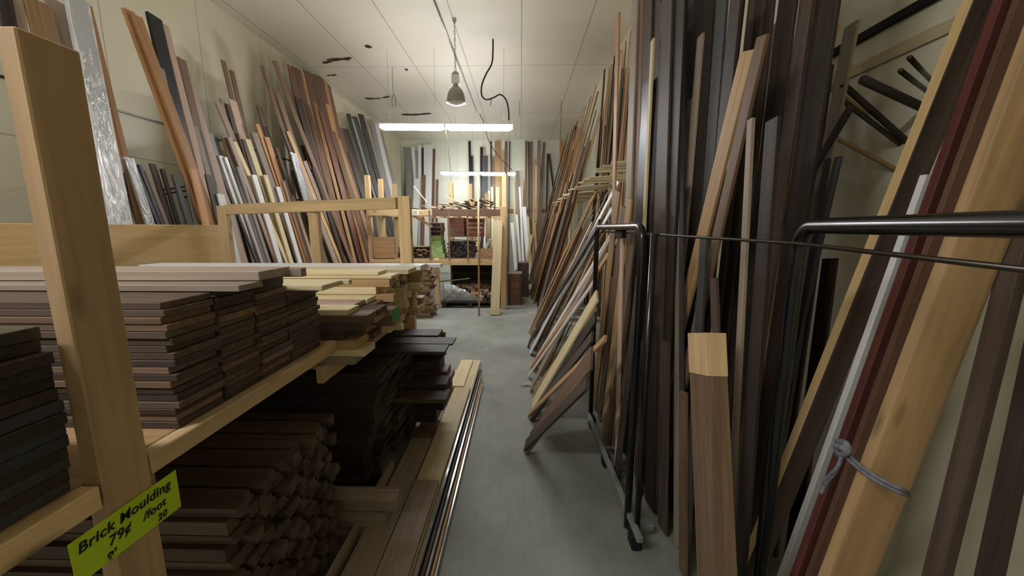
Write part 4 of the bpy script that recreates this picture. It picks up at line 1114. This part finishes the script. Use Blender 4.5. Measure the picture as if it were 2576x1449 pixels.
# ------------------------------------------------------------------ far storage rack
fr = empty('storage_rack', (-1.7, 8.2, 0), 'open pine storage rack with scrap on top, before the end wall', 'rack')
def fb(nm, lo, hi, mat='pine'): return rbox(fr, nm, lo, hi, mat, .003)
for (x, y, z1, w_) in [(-.34, 7.30, 2.0, .10), (-1.66, 7.36, 1.0, .09), (-.36, 8.25, 2.72, .10), (-2.98, 7.46, 2.60, .09), (-2.98, 8.16, 2.62, .09), (-2.98, 9.05, 2.62, .09), (-1.62, 8.9, 2.62, .10), (-1.17, 8.95, 2.60, .08), (-.80, 9.0, 2.40, .08), (-.36, 9.1, 2.2, .09)]:
    fb('post', (x - w_/2, y - .045, 0), (x + w_/2, y + .045, z1))
fb('front_beam', (-2.93, 7.295, 1.83), (-1.70, 7.335, 1.945)); fb('front_beam', (-1.695, 7.295, 1.82), (-.39, 7.335, 1.95), 'rough')
fb('back_beam', (-2.93, 9.10, 1.83), (-.41, 9.14, 1.95))
for i, x in enumerate((-2.90, -2.62, -2.33, -2.05, -1.80, -1.45, -1.10, -.75, -.45)):
    fb('joist', (x - .02, 7.337, 1.85), (x + .02, 9.098, 1.95))
fb('shelf', (-2.93, 7.42, .975), (-.40, 9.0, 1.0), 'tan')
fb('shelf_beam', (-1.70, 7.27, .88), (-.40, 7.31, .985)); fb('shelf_beam', (-2.93, 7.27, .90), (-1.72, 7.31, .985))
for x in (-1.745, -1.38, -1.02, -.80): fb('batten', (x - .016, 7.255, .93 if x > -1 else .985), (x + .016, 7.27, 1.93), 'rough')
fb('side_panel', (-2.92, 7.40, 1.0), (-2.50, 7.415, 1.42), 'tan')
fb('back_panel', (-1.60, 8.70, .02), (-.42, 8.72, .96), 'dark')  # dark sheet added to stand for the dark space under the shelf
bm = bmesh.new()
fbrace = [Vector((-2.2, 7.36, 1.9)) - fr.location, Vector((-1.72, 7.36, 1.62)) - fr.location]
d = fbrace[1] - fbrace[0]
bm_box(bm, (d.length/2, 0, 0), (d.length, .03, .045), None, .002)
ex = d.normalized(); ey = Vector((0, 1, 0)); ez = ex.cross(ey)
from_bm('brace', bm, M['pine'], fr, Matrix(((ex.x, ey.x, ez.x, fbrace[0].x), (ex.y, ey.y, ez.y, fbrace[0].y), (ex.z, ey.z, ez.z, fbrace[0].z), (0, 0, 0, 1))))
o = box('paper_notice', (-2.03, 7.292, 1.885), (.15, .002, .10), M['paper'], None, .0003); tag(o, 'small white paper notice on the far rack front beam', 'notice')
for k in range(4):
    l = box('text_line', (-.01*(k % 2), -.0014, .03 - .018*k), (.11 - .02*(k % 3), .0006, .005), M['cable'], None, .0001)
    l.parent = o; l.matrix_parent_inverse = Matrix.Identity(4)
    l.matrix_local = o.matrix_basis.inverted() @ (Matrix.Translation((-2.03 - .01*(k % 2), 7.2904, 1.885 + .03 - .018*k)) @ Matrix.Diagonal((1, 1, 1, 1)) @ l.matrix_basis.to_3x3().to_4x4())

# things on the far rack
def carton(x, y, z, sx, sy, sz, mat, label, group, cat='box', rz=0.0, marks=False, openend=False, nm='carton'):
    root = empty(nm, (x, y, z), label, cat, group, rz)
    t = .006
    # body with lid seam and taped flaps
    box('body', (0, 0, sz/2), (sx, sy, sz), M[mat], root, .004)
    if openend:
        box('end_opening', (0, -sy/2 - .0008, sz/2), (sx*.9, .0016, sz*.78), M['boxblack'], root, .0003)
    else:
        box('end_label', (0, -sy/2 - .0006, sz*.5), (sx*.8, .0012, sz*.55), M['boxgreen'] if mat == 'boxgreen' else M['boxred2'], root, .0003)
    if marks:
        for k, (u, v, l_) in enumerate([(-.04, .1, .03), (.0, .02, .04), (.05, .05, .03)]):
            box('scribble', (u, -sy/2 - .0016, sz*.5 + v*.2), (l_, .0008, .006), M['ink'], root, .0001, rot=Matrix.Rotation(.5*(k-1), 3, 'Y'))
    return root
GG = 'cartons at the end of the far rack shelf'
z = 1.001
names = ['lowest', 'second lowest', 'middle', 'second highest', 'topmost']
for k in range(5):
    carton(-1.64 + [.0, -.02, -.03, -.045, -.055][k], 7.62, z, .23, .36, .088, 'boxgreen', f"{names[k]} green carton in the column at the end of the far rack", GG, rz=[.05, -.02, .02, -.03, .03][k], marks=k < 3)
    z += .0885
for k in range(3):
    carton(-1.69 + [.0, .02, .01][k], 7.62, z, .22, .36, .085, 'cardboard', f"{['lowest', 'middle', 'topmost'][k]} black-ended carton above the green cartons", GG, rz=0.0, openend=True)
    z += .0856
GR = 'long reddish cartons on the far rack'
z = 1.415
for r in range(4):
    for c in range(2):
        m = ['boxred2', 'boxred2', 'boxred', 'boxred2'][r] if c == 0 else ['boxred', 'boxred2', 'boxred2', 'boxred2'][r]
        carton(-1.33 + c*.36 + .0*r, 8.0 + c*.12, z, .34, .5, .096 - (.012 if c else 0), m, f"{['lowest', 'second lowest', 'third', 'topmost'][r]} reddish carton, {'green carton' if c == 0 else 'thin pole'} side of the far rack", GR)
        z += 0
    z += .097
rf = random.Random(31)
def pile(nm, x0, x1, y0, y1, z0, layers, size, mats, labelf, group, cat, yawj=.25, zgap=.0, order='x', tilt=0.0, shrink=0.0, longax='y'):
    n = 0
    z = z0
    for r in range(layers):
        x = x0 + shrink * r + rf.uniform(0, .02)
        while x < x1 - shrink * r:
            w_ = rf.uniform(*size[0]); l_ = rf.uniform(*size[1]); t = rf.uniform(*size[2])
            if x + w_ > x1: break
            n += 1
            yc = (y0 + y1)/2 + rf.uniform(-1, 1) * max(0, (y1 - y0 - l_)/2)
            yc = max(y0 + l_/2, yc) if l_ < (y1 - y0) else (y0+y1)/2
            yaw = rf.uniform(-yawj, yawj)
            R = Matrix.Rotation(yaw, 3, 'Z') @ Matrix.Rotation(rf.uniform(-tilt, tilt), 3, 'Y') @ Matrix.Rotation(rf.uniform(-tilt, tilt) * .4, 3, 'X')
            o = box(nm, (x + w_/2, yc, z + t/2), (w_, l_, t), M[rf.choice(mats)], None, .002, rot=R)
            tag(o, labelf(r, n), cat, group)
            x += w_ + .006 + abs(math.sin(yaw)) * min(l_, .2) * .35
        z += size[2][1] + zgap
    return n
def row_namer(what, layers, ref):
    cnt = {}
    def f(r, n):
        cnt[r] = cnt.get(r, 0) + 1
        return f"{what}, {nth(layers - r)} layer from the top, {nth(cnt[r])} along, {ref}"
    return f
pile('wood_offcut', -1.46, -.86, 7.45, 7.68, 1.008, 9, ((.05, .12), (.18, .23), (.028, .036)), ['dark', 'dark', 'umber', 'charcoal'], row_namer('dark wood offcut', 9, 'under the reddish cartons'), 'dark offcuts on the far rack shelf', 'offcut', .12, .001, tilt=.06)
o = box('plank', (-1.13, 7.55, 1.352), (.52, .16, .016), M['taupe'], None, .002, rot=Matrix.Rotation(.06, 3, 'Y')); tag(o, 'grey-brown slat lying over the dark offcuts on the far rack', 'board')
pile('wood_offcut', -2.46, -1.80, 7.45, 7.8, 1.012, 6, ((.05, .10), (.22, .33), (.026, .034)), ['umber', 'dark', 'tan', 'brown', 'umber'], row_namer('brown offcut', 6, 'between the orange panel and green cartons'), 'offcuts beside the green cartons', 'offcut', .15, .001, tilt=.08)
board('plank', -2.40, -1.82, 7.46, 7.60, 1.222, 1.242, 'pale', 'pale board over the brown offcuts beside the green cartons', None)
carton(-.62, 7.62, 1.001, .36, .36, .19, 'cardboard', 'plain brown cardboard box on the far rack behind the thin pole', None)
o = box('white_panel', (-.66, 7.60, 1.285), (.06, .30, .20), M['white'], None, .002, rot=Matrix.Rotation(.55, 3, 'Y')); tag(o, 'white panel tilted on the brown cardboard box', 'panel')
for k in range(6):
    o = box('tile_strip', (-.445, 7.42, 1.012 + .034*k), (.075, .2, .03), M['grey'] if k % 2 else M['white'], None, .002, rot=Matrix.Rotation(.0, 3, 'Y')); tag(o, f"{nth(6-k)} pale strip from the top of the small pile beside the pale leaning plank", 'strip', 'small pile of pale strips')
# scraps on top of the far rack
GS = 'wood scraps on top of the far rack'
cnt = 0
for r in range(5):
    x = -2.1 + .28 * r
    k_ = 0
    while x < -.55:
        w_ = rf.uniform(.035, .09); l_ = rf.uniform(.5, 1.1)
        cnt += 1; k_ += 1
        yc = 7.33 + l_/2 + rf.uniform(-.06, .12)
        R = Matrix.Rotation(rf.uniform(-.16, .16), 3, 'Z') @ Matrix.Rotation(rf.uniform(-.02, .02), 3, 'X')
        o = box('scrap_stick', (x, yc, 1.972 + .042*r + rf.uniform(0, .004)), (w_, l_, rf.uniform(.008, .016)), M[rf.choice(['tan', 'umber', 'pale', 'taupe', 'brown', 'rough', 'rough'])], None, .001, rot=R)
        tag(o, f"{nth(k_)} scrap from the notice end, {nth(5-r)} layer down in the heap on the far rack", 'scrap', GS)
        x += w_ + rf.uniform(.06, .12)
for i, ((x, y), (x2, y2), m, lab) in enumerate([((1041, 468), (1075, 510), 'pale', 'thin pale stick poking up from the scraps, before the white boards'), ((1118, 492), (1165, 512), 'pale', 'short pale scrap angled upward on the heap beside the pine upright'), ((1160, 502), (1205, 522), 'tan', 'tan scrap angled on the heap by the thin pole')]):
    p = at_y(x, y, 7.5); q = at_y(x2, y2, 7.34); d = q - p
    me = prism_mesh('scrap_stick', PROF['flat'](.03, .012), d.length)
    ex = d.normalized(); ey = Vector((0, 1, 0)); ez = ex.cross(ey).normalized(); ey = ez.cross(ex)
    o = link('scrap_stick', me, M[m], None, Matrix(((ex.x, ey.x, ez.x, p.x), (ex.y, ey.y, ez.y, p.y), (ex.z, ey.z, ez.z, p.z), (0, 0, 0, 1))))
    tag(o, lab, 'scrap')
# pallet with the shrink-wrapped heap of offcuts under the far rack
pt = empty('pallet', (-1.02, 7.85, 0), 'dark wooden pallet under the wrapped offcut heap', 'pallet')
for x in (-.52, 0, .52): box('block', (x, 0, .05), (.09, .9, .10), M['dark'], pt, .003)
for k in range(6): box('slat', (0, -.40 + .16*k, .1105), (1.16, .11, .02), M['dark'], pt, .002)
pile('wood_offcut', -1.48, -.50, 7.47, 7.95, .122, 5, ((.08, .15), (.18, .34), (.045, .062)), ['pink', 'taupe', 'tan', 'brown', 'pink'], row_namer('blocky offcut', 5, 'in the wrapped heap on the pallet'), 'offcuts in the wrapped heap', 'offcut', .35, .001, tilt=.12, shrink=.03)
bm = bmesh.new()
N1, N2 = 24, 8
rfm = random.Random(2)
gr = []
for i in range(N1 + 1):
    f = i / N1
    x = -1.56 + .80 * f
    topz = .50 - .36 * f ** 1.6 + .012 * rfm.uniform(-1, 1)
    gr.append([bm.verts.new((x + 1.15, 7.445 - .035 * math.sin(PI * j / N2) + .012 * rfm.uniform(-1, 1) - 7.44, .125 + (topz - .125) * j / N2 - .3)) for j in range(N2 + 1)])
for a, b in zip(gr, gr[1:]):
    for j in range(N2): bm.faces.new((a[j], b[j], b[j+1], a[j+1]))
o = from_bm('plastic_film', bm, M['film'], None, Matrix.Translation((-1.15, 7.44, .3)), True); tag(o, 'crinkled clear plastic wrap across the front of the pallet heap', 'plastic wrap')
m_ = o.modifiers.new('solid', 'SOLIDIFY'); m_.thickness = .003
o = box('plank', (-1.35, 7.60, .545), (.62, .12, .014), M['boxgreen'], None, .001, rot=Matrix.Rotation(-.12, 3, 'Y')); tag(o, 'green-faced board lying over the wrapped heap under the far rack', 'board')
# pile of short boards by the far rack foot
GP2 = 'short boards piled before the far rack'
for c in range(2):
    for r in range(21):
        y0 = 6.55 + c * .17; z0 = .001 + r * .0435
        e = -1.62 + .04 * math.sin(r * .55) + rf.uniform(-.05, .05)
        board('plank', -2.5, e, y0, y0 + .165, z0, z0 + .0428, rf.choice(['tan', 'brown', 'taupe', 'rough']), f"{nth(21-r)} short board from the top, {'aisle-facing' if c == 0 else 'rack-facing'} column of the pile before the far rack", GP2)
# leaning plank, thin pole, things past the far rack
me = prism_mesh('plank', PROF['flat'](.165, .04), 1.78)
L0 = Vector((-.475, 6.76, .0)); L1 = Vector((-.425, 7.22, 1.72)); ex = (L1 - L0).normalized(); ey = Vector((1, 0, 0)); ey = (ey - ex * ey.dot(ex)).normalized(); ez = ex.cross(ey)
L0 = L0 + Vector((0, 0, .012))
o = link('plank', me, M['pale'], None, Matrix(((ex.x, ey.x, ez.x, L0.x), (ex.y, ey.y, ez.y, L0.y), (ex.z, ey.z, ez.z, L0.z), (0, 0, 0, 1)))); tag(o, 'pale plank leaning upright against the corner of the far rack', 'board')
o = tube('wooden_pole', [(-.76, 6.71, .001), (-.80, 7.24, 2.62)], .018, M['tan'], None, 8); tag(o, 'thin wooden pole leaning on the far rack front beam', 'pole')
for (x, y, sx, sy, sz, m, lab) in [(-.12, 8.0, .30, .5, .66, 'boxred2', 'dark reddish-brown crate in the passage beside the far rack'), (.06, 8.9, .26, .5, .80, 'umber', 'dark brown crate behind the reddish-brown crate'), (.02, 9.7, .30, .4, .52, 'dark', 'low dark crate deepest in the passage by the far rack')]:
    root = empty('crate', (x, y, 0), lab, 'crate', 'crates beside the far rack')
    for k in range(4):
        h = sz / 4
        box('side_board', (0, 0, h*k + h/2), (sx, sy, h - .008), M['red'] if m == 'boxred2' else M[m], root, .003)
    for s_ in (-1, 1): box('corner_batten', (s_*(sx/2 - .03), -sy/2 - .008, sz/2), (.05, .016, sz), M[m if m != 'boxred2' else 'umber'], root, .002)
# scrap of clear wrap on the aisle floor
bm = bmesh.new()
c0 = at_z(1326, 968, 0)
rq = random.Random(4)
gr = [[bm.verts.new((-.06 + .12*i/6, -.045 + .09*j/4, .004 + .018*rq.random())) for j in range(5)] for i in range(7)]
for a, b in zip(gr, gr[1:]):
    for j in range(4): bm.faces.new((a[j], b[j], b[j+1], a[j+1]))
o = from_bm('plastic_scrap', bm, M['film'], None, Matrix.Translation((c0.x, c0.y, 0)), True); tag(o, 'small crumpled scrap of clear plastic on the aisle floor', 'litter')
m_ = o.modifiers.new('solid', 'SOLIDIFY'); m_.thickness = .001
